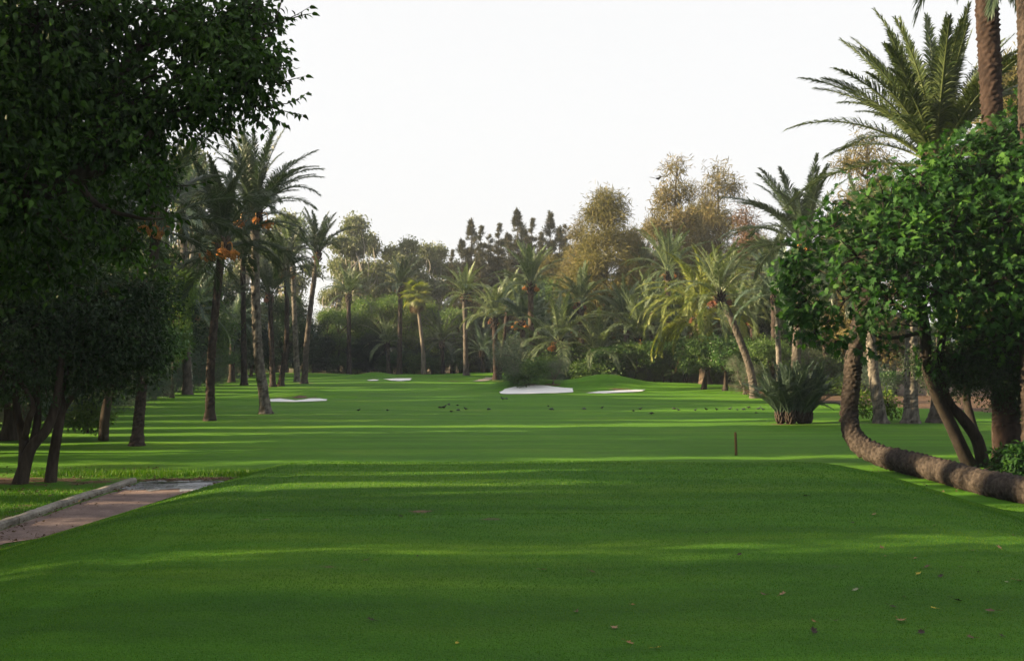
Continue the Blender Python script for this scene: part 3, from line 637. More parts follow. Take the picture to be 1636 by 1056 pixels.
palm('tall palm with orange dates in front of the feathery casuarina', (1066, 610), (1067, 432), 'green', 'full', 38, .25, 'ptrunk', indiv=False, Y=74, dates='ooro', sc=1.12)
palm('big palm with long drooping yellow green fronds reaching down to the shrubs', (1127, 610), (1118, 500), 'yellow', 'droop', 64, .34, 'ptrunk', Y=65.5, dates='rr', sc=1.12)
palm('palm with a strongly leaning trunk and pale tuft above the brown dirt edge', (1207, 634), (1150, 470), 'mid', 'full', 36, .22, 'ptrunkg', Y=56, dates='rr', bend=.25, sc=.85)
palm('pale palm behind the leaning one, half hidden by drooping fronds', (1205, 612), (1203, 505), 'mid', 'droop', 34, .24, 'ptrunkr', indiv=False, Y=70, dates='rr')
palm('large palm with blue green fronds and orange dates behind the spiky young palm', (1267, 628), (1284, 388), 'lush', 'full', 56, .24, 'ptrunkg', Y=50, dates='oooo', sc=1.22, name='date_palm')
palm('pale feathery palm crown filling the gap behind the large dark palm', (1238, 612), (1236, 440), 'mid', 'droop', 36, .22, 'ptrunkd', Y=62, indiv=False)
palm('slim speckled palm trunk close beside the grey one behind the spiky palm', (1247, 626), (1240, 470), 'blue', 'full', 30, .16, 'ptrunkw', Y=54, indiv=False)
palm('slim speckled palm leaning on a flared foot between the bent trunk and the pale trunk', (1408, 676), (1385, 430), 'dark', 'full', 30, .2, 'ptrunkw', indiv=False, bend=-.1)
palm('straight pale mottled palm trunk between two others beyond the fallen stem', (1455, 676), (1457, 400), 'dark', 'full', 30, .24, 'ptrunkw', indiv=False)
palm('broad based palm half hidden by the slanting fig stems', (1498, 675), (1520, 380), 'dark', 'full', 30, .28, 'ptrunkg', indiv=False, sc=.8)
palm('very tall reddish palm trunk rising past the top of the picture', (1612, 742), (1572, -95), 'dark', 'up', 50, .27, 'ptrunkr', sc=1.0, Y=22.5, seedx=3)
palm('second tall palm trunk beside the reddish one, greyer and partly cut off', (1652, 752), (1636, -200), 'dark', 'up', 36, .22, 'ptrunkd', Y=21.5)
# the palm whose stem lies along the ground and then bends up
bp_ = [(1830, 815, 16.2), (1720, 803, 17.0), (1640, 786, 17.9), (1560, 769, 19.3), (1500, 751, 20.7), (1452, 739, 21.8), (1408, 728, 22.8), (1376, 711, 23.4), (1360, 688, 23.7), (1357, 655, 23.9), (1361, 610, 24), (1367, 555, 24), (1392, 450, 24.4), (1440, 340, 25), (1496, 255, 25.8)]
pts = [at(a, b_, c) for a, b_, c in bp_]; pts[0][2] = float(zt(pts[0][0], pts[0][1]))+.1
palm('palm whose thick knobbly trunk lies along the grass, then bends sharply upright', (1496, 700), (1496, 250), 'big', 'up', 70, .22, 'bent', Y=25.8, ctr=(pts, [.26, .25, .235, .23, .225, .22, .215, .21, .20, .19, .185, .18, .18, .19, .2]), sc=1.02, name='bent_palm')

for (bx, cx, cy, Y, st, mx_, lab) in ((878, 872, 560, 73, 'mid', 'full', 'pale palm low behind the grey shrubs and the leaning trunks'), (915, 910, 520, 79, 'blue', 'full', 'bluish palm filling between the dated palms behind the white bunker'), (975, 972, 530, 77, 'mid', 'droop', 'drooping pale palm over the citrus shrubs behind the mound'), (1040, 1042, 500, 78, 'green', 'full', 'green palm between the upright crown and the tall dated palm'),
    (1085, 1090, 545, 73, 'mid', 'full', 'low pale palm beside the drooping yellow fronds'), (1170, 1178, 530, 72, 'blue', 'full', 'bluish palm in the shade of the leaning trunk'), (955, 948, 455, 86, 'blue', 'full', 'bluish palm crown against the brown casuarina'), (1030, 1025, 440, 86, 'green', 'up', 'palm crown just below the shoulder of the brown casuarina'),
    (868, 862, 530, 84, 'blue', 'droop', 'shaded palm behind the trunk of the tall dated palm'), (1195, 1190, 440, 80, 'mid', 'full', 'pale palm crown under the rusty conifer'), (1320, 1318, 470, 64, 'mid', 'droop', 'pale palm glimpsed beyond the edge of the fig')):
    palm(lab, (bx, 610), (cx, cy), st, mx_, 34, .22, 'ptrunk', Y=Y, indiv=False, dates='or')
# fan palm
def fan_leaf():
    parts = [tube(np.array([[0, 0, 0], [.5, 0, .12], [.95, 0, .02]]), [.03, .02, .015], 4)]
    V, T = [], []
    for i in range(26):
        a = R(-120+240*i/25); L = .95*(1-.25*abs(a)/2.1); d = np.array([math.cos(a), math.sin(a), 0]); s = np.array([-d[1], d[0], 0])
        o = len(V); c = np.array([.95, 0, .02]); V += [c, c+d*L*.6+s*.045+np.array([0, 0, .05-.12*abs(math.cos(a))]), c+d*L*.6-s*.045+np.array([0, 0, -.12*abs(math.cos(a))]), c+d*L+np.array([0, 0, -.38])]
        T += [(o, o+2, o+1), (o+1, o+2, o+3)]
    parts.append((np.array(V), np.array(T), np.tile([.3, .6, .7, .8], 26)))
    return cat(parts)
def fan_palm(label, px, Y, cpx, cpy, sc=1.):
    b = np.array([at(px, 598, Y)[0], Y, 0]); b[2] = float(zt(b[0], Y)); c = at(cpx, cpy, Y)-b
    root = thing('fan_palm', label, 'palm tree', tuple(b))
    Q, S = smooth_path([np.array([0, 0, -.1]), c*.3+np.array([.1, 0, 0]), c*.7, c], [.28, .17, .15, .14], .15); V, T, A = tube(Q, S, 12, palm_disp(5, .1, .02, 3))
    link('trunk', make_mesh('fan_palm_trunk', V, T, M['barkg'], A, True), root)
    fv, ft, fa = fan_leaf(); r_ = np.random.default_rng(4)
    for nm, mt, k, lo, hi in (('crown', M['palmy'], 34, -.9, 1.2), ('dead_leaves', M['dry'], 12, -1.5, -1.0)):
        pr = []
        for i in range(k):
            e = lo+(hi-lo)*i/k+r_.normal(0, .1); a = i*2.399; ce, se, ca, sa = math.cos(e), math.sin(e), math.cos(a), math.sin(a); s = r_.uniform(.85, 1.1)*sc
            W = np.stack([fv[:, 0]*ce-fv[:, 2]*se, fv[:, 1], fv[:, 0]*se+fv[:, 2]*ce], 1)*s
            pr.append((np.stack([W[:, 0]*ca-W[:, 1]*sa, W[:, 0]*sa+W[:, 1]*ca, W[:, 2]], 1)+c, ft, np.clip(fa+r_.uniform(-.3, .3), 0, 1)))
        V, T, A = cat(pr); link(nm, make_mesh('fan_'+nm, V, T, mt, A), root)
fan_palm('fan palm with a ragged yellow green head on a thin pale trunk', 677, 100, 667, 470, .95)

# spiky young palm clump
def spiky():
    b = gnd(1265, 677); root = thing('young_palm_clump', 'bushy blue green young palm clump standing alone in the grass', 'palm', tuple(b)); F_ = fronds('spiky'); r_ = np.random.default_rng(12)
    pr = []
    for (ox, oy) in ((-.38, 0), (.3, -.05), (.05, .2), (-.1, -.15), (.55, .1)):
        for i in range(26):
            a = i*2.399; o_ = np.array([math.cos(a), math.sin(a), 0]); z = .30*i/26; p0 = np.array([ox, oy, z])+o_*.09
            pr.append(tube(np.array([p0-o_*.05, p0+o_*.04+np.array([0, 0, .08]), p0+o_*.10+np.array([0, 0, .22])]), [.05, .045, .02], 5))
        for i in range(24):
            k = int(r_.choice(4, p=[.30, .34, .27, .09])); f = link('frond', F_[k][r_.integers(0, 2)], root); a = i*2.399+ox*9; s = r_.uniform(.75, 1.12)
            f.location = (ox+math.cos(a)*.08, oy+math.sin(a)*.08, .3); f.rotation_euler = (r_.normal(0, .15)+oy*.3, r_.normal(0, .08)-abs(ox)*.0, a); f.scale = (s, s, s)
    V, T, A = cat(pr); link('stump', make_mesh('stump', V, T, M['ptrunkd'], A, True), root)
spiky()

# ------------------------------------------------------------------ near trees
def pxlobe(px, py, Y, r, ry=None, w=None):
    c = at(px, py, Y); s = Y/F; q = r*s; return (c[0], c[1], c[2], q, (ry or r)*s, q*.9)+(() if w is None else (w,))
def spray(a, b, r_, size, k, hang=.6):
    Q, S = smooth_path([a, (a+b)/2+r_.normal(size=3)*.04, b], [.008, .006, .002], .06); n = len(Q); P, D, Nn = [], [], []
    for i in range(k):
        t = (i+.5)/k; j = min(int(t*(n-1)), n-2); P.append(Q[j]); tg = norm(Q[j+1]-Q[j]); s = np.cross(tg, [0, 0, 1])*(1 if i % 2 else -1)
        D.append(tg*.5+s*.8+np.array([0, 0, -hang])+r_.normal(size=3)*.25); Nn.append(np.array([0, -.3, .6])+r_.normal(size=3)*.4)
    P += [b]*2; D += [norm(b-a)+np.array([0, 0, -.4])]*2; Nn += [np.array([.2, 0, 1]), np.array([-.3, .5, .6])]
    return tube(Q, S, 4), leafy(T_POINT, np.array(P), np.array(D), np.array(Nn), size*r_.uniform(.7, 1.15, len(P)), r_)
def big_tree():
    r_ = np.random.default_rng(90); base = np.array([-9.6, 13.2, 0.])
    L = [pxlobe(*a) for a in ((-60, 40, 12.5, 150), (60, 40, 12.6, 130), (170, 30, 13.4, 105), (280, 20, 13, 70), (110, 150, 13.6, 120), (10, 200, 12.6, 130), (-120, 250, 13.2, 150), (40, 330, 12.8, 110), (-60, 400, 13.2, 120),
                               (150, 330, 13.6, 78), (225, 130, 13.2, 60), (-100, -150, 12.8, 200), (100, -130, 13.5, 170), (300, -110, 14.2, 130), (-330, 0, 13.2, 220), (-300, 300, 13, 180), (-500, 120, 12, 240), (85, 430, 13.5, 62), (60, 240, 14, 110), (150, 240, 14.2, 75), (0, 120, 14, 120), (130, 90, 14.2, 100), (40, 160, 12.4, 70), (-20, 300, 14, 120), (120, 370, 14, 70), (200, 60, 14, 60))]
    L2 = [pxlobe(*a) for a in ((330, 60, 13.2, 75), (385, 55, 13.5, 55), (395, 115, 13.1, 62), (330, 145, 13, 60), (270, 185, 13.2, 48), (410, 165, 13.3, 42), (345, 190, 13.1, 30), (430, 100, 13.2, 32), (235, 290, 13, 42), (200, 400, 13.3, 40), (265, 345, 13.4, 24), (250, 240, 13.2, 34), (185, 230, 13, 55), (400, 15, 13.4, 50), (205, 180, 13.2, 60))]
    a, C1, l1 = lobes_leaves(L, 60000, .115, r_, T_POINT, cl=.15, per=22, shell=.42, droop=.55, up=.4)
    b, C2, l2 = lobes_leaves(L2, 9500, .10, r_, T_POINT, cl=.10, per=12, shell=.6, droop=.7, up=.3)
    wood, leaves = [], [a, b]
    trunk, S = smooth_path([base+[0, 0, -.2], base+[.1, 0, 1.2], base+[.4, .05, 2.6], base+[.9, .1, 3.6]], [.42, .3, .27, .24], .12); wood.append(tube(trunk, S, 18))
    f = trunk[-1]
    main = [at(118, 285, 13.3), at(160, 190, 13.3), at(215, 90, 13.5)]
    for P, rr in (([f]+main+[at(300, 10, 13.6)], [.2, .13, .115, .09, .05]), ([f, at(-100, 250, 12.9), at(-60, 60, 12.7), at(-20, -160, 12.8)], [.2, .16, .12, .06]),
                  ([f, at(-200, 300, 13), at(-330, 150, 12.8)], [.2, .14, .06]), ([main[0], at(190, 260, 13.2), at(270, 190, 13.1), at(380, 130, 13.2)], [.08, .05, .035, .015]),
                  ([main[1], at(250, 150, 13.2), at(340, 80, 13.2), at(430, 60, 13.4)], [.07, .045, .03, .012]), ([main[2], at(280, 60, 13.4), at(370, 20, 13.4), at(420, -30, 13.4)], [.06, .04, .025, .01]),
                  ([main[0], at(160, 330, 13.3), at(230, 350, 13.3), at(260, 350, 13.4)], [.05, .03, .02, .008])):
        Q, S = smooth_path(P, rr, .12); wood.append(tube(Q, S, 10))
    wood += twigs(C1, l1, [np.array(l[:3]) for l in L], r_, .012, .18)+twigs(C2, l2, [np.array(l[:3]) for l in L2], r_, .008, .35)
    for (x0, y0, x1, y1, k) in ((420, 40, 494, 12, 8), (430, 60, 462, 40, 9), (425, 80, 462, 78, 10), (420, 105, 468, 95, 10), (430, 140, 488, 122, 12), (430, 160, 492, 148, 13), (425, 170, 484, 184, 13), (430, 180, 458, 200, 10), (440, 30, 445, -10, 8), (405, 190, 430, 213, 9), (330, 200, 380, 222, 9), (290, 215, 330, 232, 9), (395, 30, 430, 10, 8),
                                (438, 90, 465, 112, 9), (430, 120, 460, 138, 10), (350, 205, 392, 212, 9), (250, 270, 295, 300, 9), (240, 330, 296, 352, 9), (240, 380, 290, 415, 10), (210, 420, 262, 442, 9), (466, 30, 498, 22, 6), (250, 300, 330, 290, 9), (300, 195, 372, 240, 12)):
        t_, l_ = spray(at(x0, y0, 13.2), at(x1, y1, 13.2+r_.normal()*.3), r_, .10, k); wood.append(t_); leaves.append(l_)
    root = thing('broadleaf_tree', 'large dark tree with pointed leaves overhanging the path, crown open against the sky', 'tree', tuple(base))
    V, T, A = cat(wood); link('trunk', make_mesh('tree_trunk', V-base, T, M['bark'], A, True), root)
    V, T, A = cat(leaves); link('crown', make_mesh('tree_crown', V-base, T, M['tree'], A), root)
big_tree()

def fig():
    r_ = np.random.default_rng(91); base = at(1568, 735, 23.3); base[2] = float(zt(base[0], base[1]))
    L = [pxlobe(*a) for a in ((1600, 255, 21.8, 70), (1530, 270, 21.5, 62), (1470, 290, 21.6, 55), (1650, 230, 22, 80), (1410, 320, 21.5, 50), (1355, 325, 21.8, 36), (1330, 365, 21.5, 45), (1300, 430, 21.6, 42), (1290, 480, 21.8, 32), (1370, 410, 21, 65), (1440, 380, 20.8, 70), (1520, 370, 20.8, 75), (1600, 360, 20.8, 80), (1680, 350, 21, 85),
                              (1350, 480, 21.2, 50), (1420, 475, 20.8, 60), (1500, 465, 20.8, 62), (1580, 460, 20.8, 70), (1660, 470, 21, 80), (1390, 525, 21.4, 36), (1450, 520, 21.3, 38), (1540, 525, 21.5, 46), (1620, 540, 21.6, 55), (1500, 330, 22.6, 90), (1600, 420, 23, 95), (1700, 540, 22, 70), (1330, 510, 21.8, 25),
                              (1560, 225, 22, 34), (1620, 210, 22, 40), (1570, 300, 21.4, 70), (1640, 300, 21.4, 80), (1640, 410, 20.8, 80), (1480, 420, 20.8, 60), (1330, 440, 21.3, 45), (1278, 415, 21.8, 28, 28, .14), (1274, 455, 21.8, 28, 28, .16), (1280, 495, 21.8, 26, 26, .13), (1300, 530, 21.8, 22, 22, .08), (1295, 375, 21.9, 24, 24, .1), (1335, 545, 21.6, 20, 20, .05), (1262, 435, 21.9, 16, 16, .05), (1420, 560, 22, 26), (1500, 555, 22.4, 40), (1570, 570, 22.6, 45), (1640, 590, 22.2, 45), (1380, 560, 21.8, 14, 14, .02), (1275, 520, 21.9, 16, 16, .04), (1680, 470, 22.5, 90), (1560, 510, 23, 60), (1450, 330, 21.2, 50), (1400, 370, 21.2, 50))]
    lf, C, li = lobes_leaves(L, 17000, .205, r_, T_FIG, sv=(.45, 1.2), cl=.17, per=8, shell=.45, droop=.25, up=.75)
    wood = []
    for P, rr in (([base+[-.18, 0, -.1], at(1545, 735, 23.2), at(1520, 680, 23), at(1496, 630, 22.8), at(1480, 580, 22.6), at(1477, 520, 22.4), at(1460, 440, 22)], [.17, .15, .13, .125, .12, .11, .06]),
                  ([base+[.12, .1, -.1], at(1570, 738, 23.3), at(1560, 700, 23.2), at(1535, 665, 23), at(1515, 640, 22.9), at(1500, 580, 22.6), at(1520, 480, 22.2)], [.16, .14, .13, .11, .09, .08, .05]),
                  ([at(1558, 695, 23.2), at(1550, 665, 23.4), at(1545, 620, 23.5), at(1575, 520, 23), at(1600, 400, 22.4)], [.11, .09, .085, .08, .04]),
                  ([at(1477, 520, 22.4), at(1420, 480, 21.8), at(1350, 430, 21.6)], [.08, .05, .02]), ([at(1477, 530, 22.4), at(1410, 540, 21.9), at(1370, 510, 21.6)], [.05, .03, .015]),
                  ([at(1460, 440, 22), at(1480, 350, 21.8), at(1540, 260, 21.8)], [.06, .04, .02]), ([at(1520, 480, 22.2), at(1600, 420, 21.8), at(1680, 350, 21.6)], [.05, .04, .02])):
        Q, S = smooth_path(P, rr, .1); wood.append(tube(Q, S, 14))
    wood += twigs(C, li, [np.array(l[:3]) for l in L], r_, .012, .6)
    root = thing('fig_tree', 'fig tree with big lobed leaves and slanting stems behind the lying palm trunk', 'tree', tuple(base))
    V, T, A = cat(wood); link('trunk', make_mesh('fig_trunk', V-base, T, M['barkd'], A, True), root)
    V, T, A = lf; link('crown', make_mesh('fig_crown', V-base, T, M['fig'], A), root)
fig()
def pxtree(name, label, cat_, base, L, stems, n, size, leaf, bark, tmp=T_OV, seed=1, tw=.4, **kw):
    r_ = np.random.default_rng(seed); b = np.array(base); b[2] = float(zt(b[0], b[1]))
    lobes = [pxlobe(*l) for l in L]; lf, C, li = lobes_leaves(lobes, n, size, r_, tmp, **kw); wood = []
    for P, rr in stems:
        Q, S = smooth_path([at(*p) for p in P], rr, .1); wood.append(tube(Q, S, 12))
    wood += twigs(C, li, [np.array(l[:3]) for l in lobes], r_, .01, tw)
    root = thing(name, label, cat_, tuple(b)); V, T, A = cat(wood); link('trunk', make_mesh(name+'_trunk', V-b, T, M[bark], A, True), root)
    V, T, A = lf; link('crown', make_mesh(name+'_crown', V-b, T, M[leaf], A), root); return root
pxtree('citrus_tree', 'dark round tree on a forked dark trunk beside the dirt strip', 'tree', at(38, 777, 20.3),
       [(60, 520, 20.5, 85), (-40, 500, 20, 110), (10, 590, 20, 60), (-30, 620, 20.5, 55), (120, 570, 20.8, 62), (70, 610, 20.6, 45), (0, 430, 20.5, 90), (130, 480, 21, 80), (-90, 590, 20, 80)],
       [([(30, 782, 20.3), (38, 750, 20.3), (50, 715, 20.3), (75, 685, 20.3), (90, 640, 20.4), (100, 560, 20.5)], [.16, .12, .1, .09, .08, .05]), ([(38, 750, 20.3), (38, 700, 20.4), (28, 660, 20.4), (20, 580, 20.3)], [.11, .09, .07, .04]),
        ([(52, 712, 20.3), (60, 670, 20.5), (58, 620, 20.6), (50, 540, 20.5)], [.08, .07, .06, .04]), ([(38, 705, 20.4), (46, 670, 20.2), (50, 640, 20.2), (0, 560, 20)], [.06, .06, .05, .03])],
       22000, .105, 'dark', 'bark', seed=101, cl=.15)
pxtree('citrus_tree', 'dark round tree on a single slim trunk next to the forked one', 'tree', at(82, 775, 20.6),
       [(170, 520, 21.2, 85), (220, 560, 21.6, 60), (150, 600, 21, 50), (210, 480, 21.8, 75), (110, 520, 21.4, 60), (190, 620, 21.5, 32)],
       [([(80, 778, 20.6), (84, 740, 20.6), (92, 690, 20.6), (97, 660, 20.7), (98, 620, 20.8), (120, 540, 21)], [.12, .10, .09, .085, .08, .05]), ([(95, 668, 20.7), (110, 640, 20.9), (150, 600, 21), (180, 530, 21.2)], [.07, .06, .05, .03])],
       15000, .105, 'dark', 'bark', seed=102, cl=.15)
pxtree('citrus_tree', 'dark leafy tree crown pressed around the lone palm trunk', 'tree', at(170, 700, 29.5),
       [(210, 500, 30, 60), (260, 540, 30.5, 38), (150, 540, 29.5, 60), (170, 450, 30.5, 70), (230, 570, 29.6, 40), (180, 600, 29.8, 40), (100, 480, 30.5, 70)],
       [([(165, 703, 29.5), (170, 650, 29.5), (185, 600, 29.8), (200, 520, 30)], [.14, .12, .1, .06])],
       14000, .14, 'citrus', 'bark', seed=103, cl=.2)
pxtree('shrub', 'small leaved dark olive shrub hanging low around the thick palm foot', 'shrub', at(1590, 735, 22.6),
       [(1590, 590, 22.4, 55), (1530, 580, 22.6, 48), (1640, 560, 22.3, 60), (1540, 610, 22.6, 34), (1500, 595, 22.8, 32), (1640, 620, 22.2, 50), (1600, 640, 22.5, 28), (1560, 560, 22.8, 40), (1470, 575, 23.2, 25), (1620, 560, 22.6, 40), (1530, 635, 22.8, 16)],
       [([(1592, 742, 22.6), (1588, 690, 22.6), (1590, 600, 22.5)], [.06, .05, .03])], 26000, .065, 'dark', 'bark', seed=104, cl=.13, per=30, droop=.7, up=.2)
pxtree('ivy_clump', 'dark leafy clump growing around the foot of the reddish palm', 'plant', at(1625, 765, 21.4),
       [(1610, 738, 21.6, 20), (1640, 735, 21.3, 30), (1590, 752, 21.8, 14), (1625, 755, 21.4, 22), (1600, 725, 22.2, 12)],
       [([(1625, 768, 21.4), (1622, 740, 21.5), (1620, 720, 21.6)], [.02, .015, .01])], 2200, .12, 'fig', 'bark', seed=105, cl=.1)
pxtree('shrub', 'loose sapling with light green leaves around the flared speckled palm foot', 'shrub', at(1392, 672, 38),
       [(1378, 655, 38, 12), (1418, 645, 38, 16), (1400, 630, 38.4, 14), (1425, 660, 38, 10), (1372, 635, 38, 12)],
       [([(1392, 674, 38), (1400, 650, 38), (1410, 630, 38)], [.02, .015, .008])], 900, .15, 'yellow', 'bark', seed=106, cl=.14, per=10)
pxtree('shrub', 'low rounded shrub with yellow flecks beneath the dark trees', 'shrub', at(140, 690, 30),
       [(140, 665, 30, 24), (118, 668, 30, 16), (162, 668, 30, 16), (140, 645, 30.2, 16)],
       [([(140, 692, 30), (140, 670, 30)], [.04, .02])], 2600, .11, 'shrub', 'bark', seed=107, cl=.13)

# ------------------------------------------------------------------ trees of the two sides and the far end
# far end skyline
for key, px, top, Y, lab, wd in (
    ('euca1', 566, 344, 118, 'tall airy eucalyptus with open sky on the side of the leaning palm', .8), ('euca2', 604, 364, 122, 'airy eucalyptus beside the tallest one of its row', .8), ('euca1', 648, 380, 118, 'rounded eucalyptus crown above the dark palm of the far bunker', .8),
    ('euca2', 690, 382, 121, 'yellowish eucalyptus crown next to the first cypress', .85), ('euca2', 532, 405, 126, 'low thin eucalyptus at the gap in the tree line', .8), ('euca1', 455, 340, 112, 'eucalyptus showing behind the crowns of the leaning palms', .9),
    ('cyp2', 722, 400, 112, 'short dark cypress at the edge of the eucalyptus row', 1.), ('cyp1', 752, 350, 110, 'pointed dark cypress at the start of the conifer row', 1.), ('cyp3', 780, 378, 114, 'broad dark cypress second in the conifer row', 1.), ('cyp1', 826, 334, 108, 'tallest dark cypress in the middle of the conifer row', 1.),
    ('cyp2', 850, 350, 111, 'narrow cypress next to the tallest conifer', 1.), ('cyp1', 880, 338, 109, 'spindly topped cypress near the brown casuarina', 1.), ('cyp3', 905, 362, 112, 'dark cypress touching the brown casuarina crown', 1.), ('cyp3', 800, 385, 116, 'cypress filling the gap behind the conifer row', 1.2),
    ('casu3', 968, 305, 84, 'broad brown green casuarina, the fullest crown beyond the mound', .98), ('casu2', 930, 345, 92, 'brown casuarina shoulder beside the fullest crown', .8), ('casu3', 1010, 365, 86, 'olive coloured casuarina low behind the dated palm', .75),
    ('casu1', 1083, 250, 88, 'tallest thin feathery casuarina with see-through top', .95), ('casu2', 1150, 262, 86, 'reddish brown feathery casuarina beside the tallest', .85), ('rust1', 1193, 322, 80, 'narrow rusty conifer behind the leaning palm crown', 1.), ('casu3', 1120, 330, 92, 'dense casuarina body below the two feathery tops', .85),
    ('casu2', 1385, 215, 62, 'brown feathery crown above the fig leaves', .9), ('casu3', 1625, 90, 48, 'yellow green tree high behind the reddish palm trunk', .8),
    ('cyp1', 738, 382, 109, 'slim cypress just outside the first pointed one', 1.), ('cyp2', 768, 362, 108, 'slim cypress right between the first two pointed ones', 1.), ('cyp2', 797, 358, 109, 'slim cypress before the tallest conifer', 1.), ('cyp1', 812, 372, 112, 'cypress leaning against the tallest conifer', 1.1), ('cyp1', 838, 366, 112, 'cypress immediately past the tallest conifer', 1.1), ('cyp2', 864, 372, 107, 'slim cypress in front of the spindly topped one', 1.), ('cyp1', 893, 362, 108, 'cypress at the shoulder of the brown casuarina', 1.1),
    ('euca2', 582, 380, 124, 'eucalyptus crown between the two tallest of its row', .9), ('euca1', 625, 392, 124, 'eucalyptus crown behind the dark palm top', .9), ('euca2', 668, 400, 124, 'eucalyptus crown right behind the fan palm', .9), ('euca1', 705, 390, 126, 'eucalyptus crown at the foot of the cypress row', .9), ('cyp3', 765, 395, 118, 'cypress half hidden between the first two conifers', 1.1), ('cyp3', 865, 380, 116, 'cypress behind the narrow one near the brown crown', 1.2),
    ('wood2', 600, 470, 108, 'yellow green tree lit at the far end between two palms', 1.), ('wood1', 540, 490, 106, 'dark green tree at the far end below the sky gap', 1.), ('wood2', 655, 478, 109, 'leafy tree behind the fan palm with yellow patches', 1.), ('wood1', 725, 490, 107, 'green tree below the first cypresses', 1.1), ('wood3', 500, 505, 104, 'deep shaded tree behind the leaning palms', 1.),
    ('wood1', 880, 440, 98, 'green tree body behind the dated palms and below the cypresses', 1.2), ('wood3', 770, 500, 104, 'dark tree above the end of the far path', 1.2), ('wood3', 690, 520, 106, 'dark low tree between far palms', 1.2), ('wood3', 590, 530, 104, 'dark low tree behind the far bunker mound', 1.3), ('wood3', 455, 470, 100, 'dark tree filling behind the pair of joined palms', 1.2),
    ('wood3', 1262, 425, 70, 'dark green tree right behind the large dark palm crown', .9), ('wood1', 1215, 440, 74, 'green tree between the leaning palm and the large palm', .9), ('wood3', 1310, 400, 68, 'dark tree half covered by the edge of the fig', .9),
    ('casu3', 925, 385, 96, 'olive brown casuarina below the last cypresses', .9), ('casu2', 1045, 340, 90, 'brown casuarina in the notch beside the fullest crown', .8), ('casu3', 1070, 390, 84, 'olive casuarina mass behind the tall dated palm', .9), ('casu2', 1215, 370, 84, 'brown casuarina past the rusty conifer', .9), ('casu3', 880, 410, 100, 'olive casuarina under the spindly topped cypress', .9),
    ('cyp3', 745, 410, 112, 'short broad cypress low at the start of the conifer row', 1.3), ('cyp3', 790, 400, 110, 'short broad cypress under the slim ones', 1.3), ('cyp3', 835, 395, 111, 'short broad cypress under the tallest conifer', 1.3), ('cyp3', 870, 400, 110, 'short broad cypress near the end of the conifer row', 1.3),
    ('wood1', 1050, 450, 82, 'green tree behind the tall dated palm and the mound', 1.1), ('wood3', 1230, 500, 72, 'dark green tree behind the pale palm', 1.1), ('wood3', 1165, 520, 72, 'dark green tree low behind the leaning palm', 1.2), ('wood2', 1300, 500, 66, 'yellow green tree beyond the spiky palm', 1.), ('wood1', 1350, 440, 70, 'green tree half hidden by the fig leaves', 1.2)):
    tree(key, px, top, Y, lab, 'trees along the skyline', wd)
# left row, shaded
r5 = random.Random(5)
for key, px, top, Y, lab, wd in (
    ('grey2', 345, 500, 84, 'grey green feathery tree at the far end of the shaded row', 1.), ('grey2', 320, 515, 74, 'grey green tree second along the shaded row', 1.), ('grey2', 285, 520, 64, 'bushy grey green tree under the low bluish palm', 1.), ('grey2', 246, 530, 55, 'grey green tree low behind the lone palm trunk', 1.),
    ('grey2', 205, 520, 48, 'grey green tree between the lone palm and the dark crown', 1.), ('grey2', 160, 520, 43, 'grey green tree in the shade behind the dark citrus', 1.1), ('grey2', 110, 530, 39, 'grey green tree deep in shade behind the single slim trunk', 1.1), ('grey2', 40, 540, 36, 'grey green tree deep in shade behind the forked trunk', 1.1),
    ('wood3', 400, 480, 94, 'dark tree at the end of the shaded row beside the speckled palm', 1.), ('wood3', 345, 430, 88, 'dark tree towering behind the end of the shaded row', 1.), ('wood1', 290, 400, 74, 'dark green tree behind the shaded palms', 1.), ('euca1', 300, 232, 70, 'pale eucalyptus top showing between the leaves and the palms', .8),
    ('wood3', 230, 380, 60, 'dark tree behind the crown of the lone palm', 1.1), ('wood3', 150, 340, 50, 'dark tall tree behind the overhanging leaves', 1.1), ('wood3', 60, 330, 44, 'dark tall tree beyond the forked citrus', 1.2), ('euca2', 215, 260, 62, 'tall eucalyptus hidden behind the overhanging branches', .9), ('wood2', 275, 430, 56, 'lit yellow green tree glowing between dark trunks', .5), ('euca1', 395, 330, 92, 'eucalyptus behind the crown of the speckled palm', .8)):
    tree(key, px, top, Y, lab, 'shaded trees along the dark side', wd)
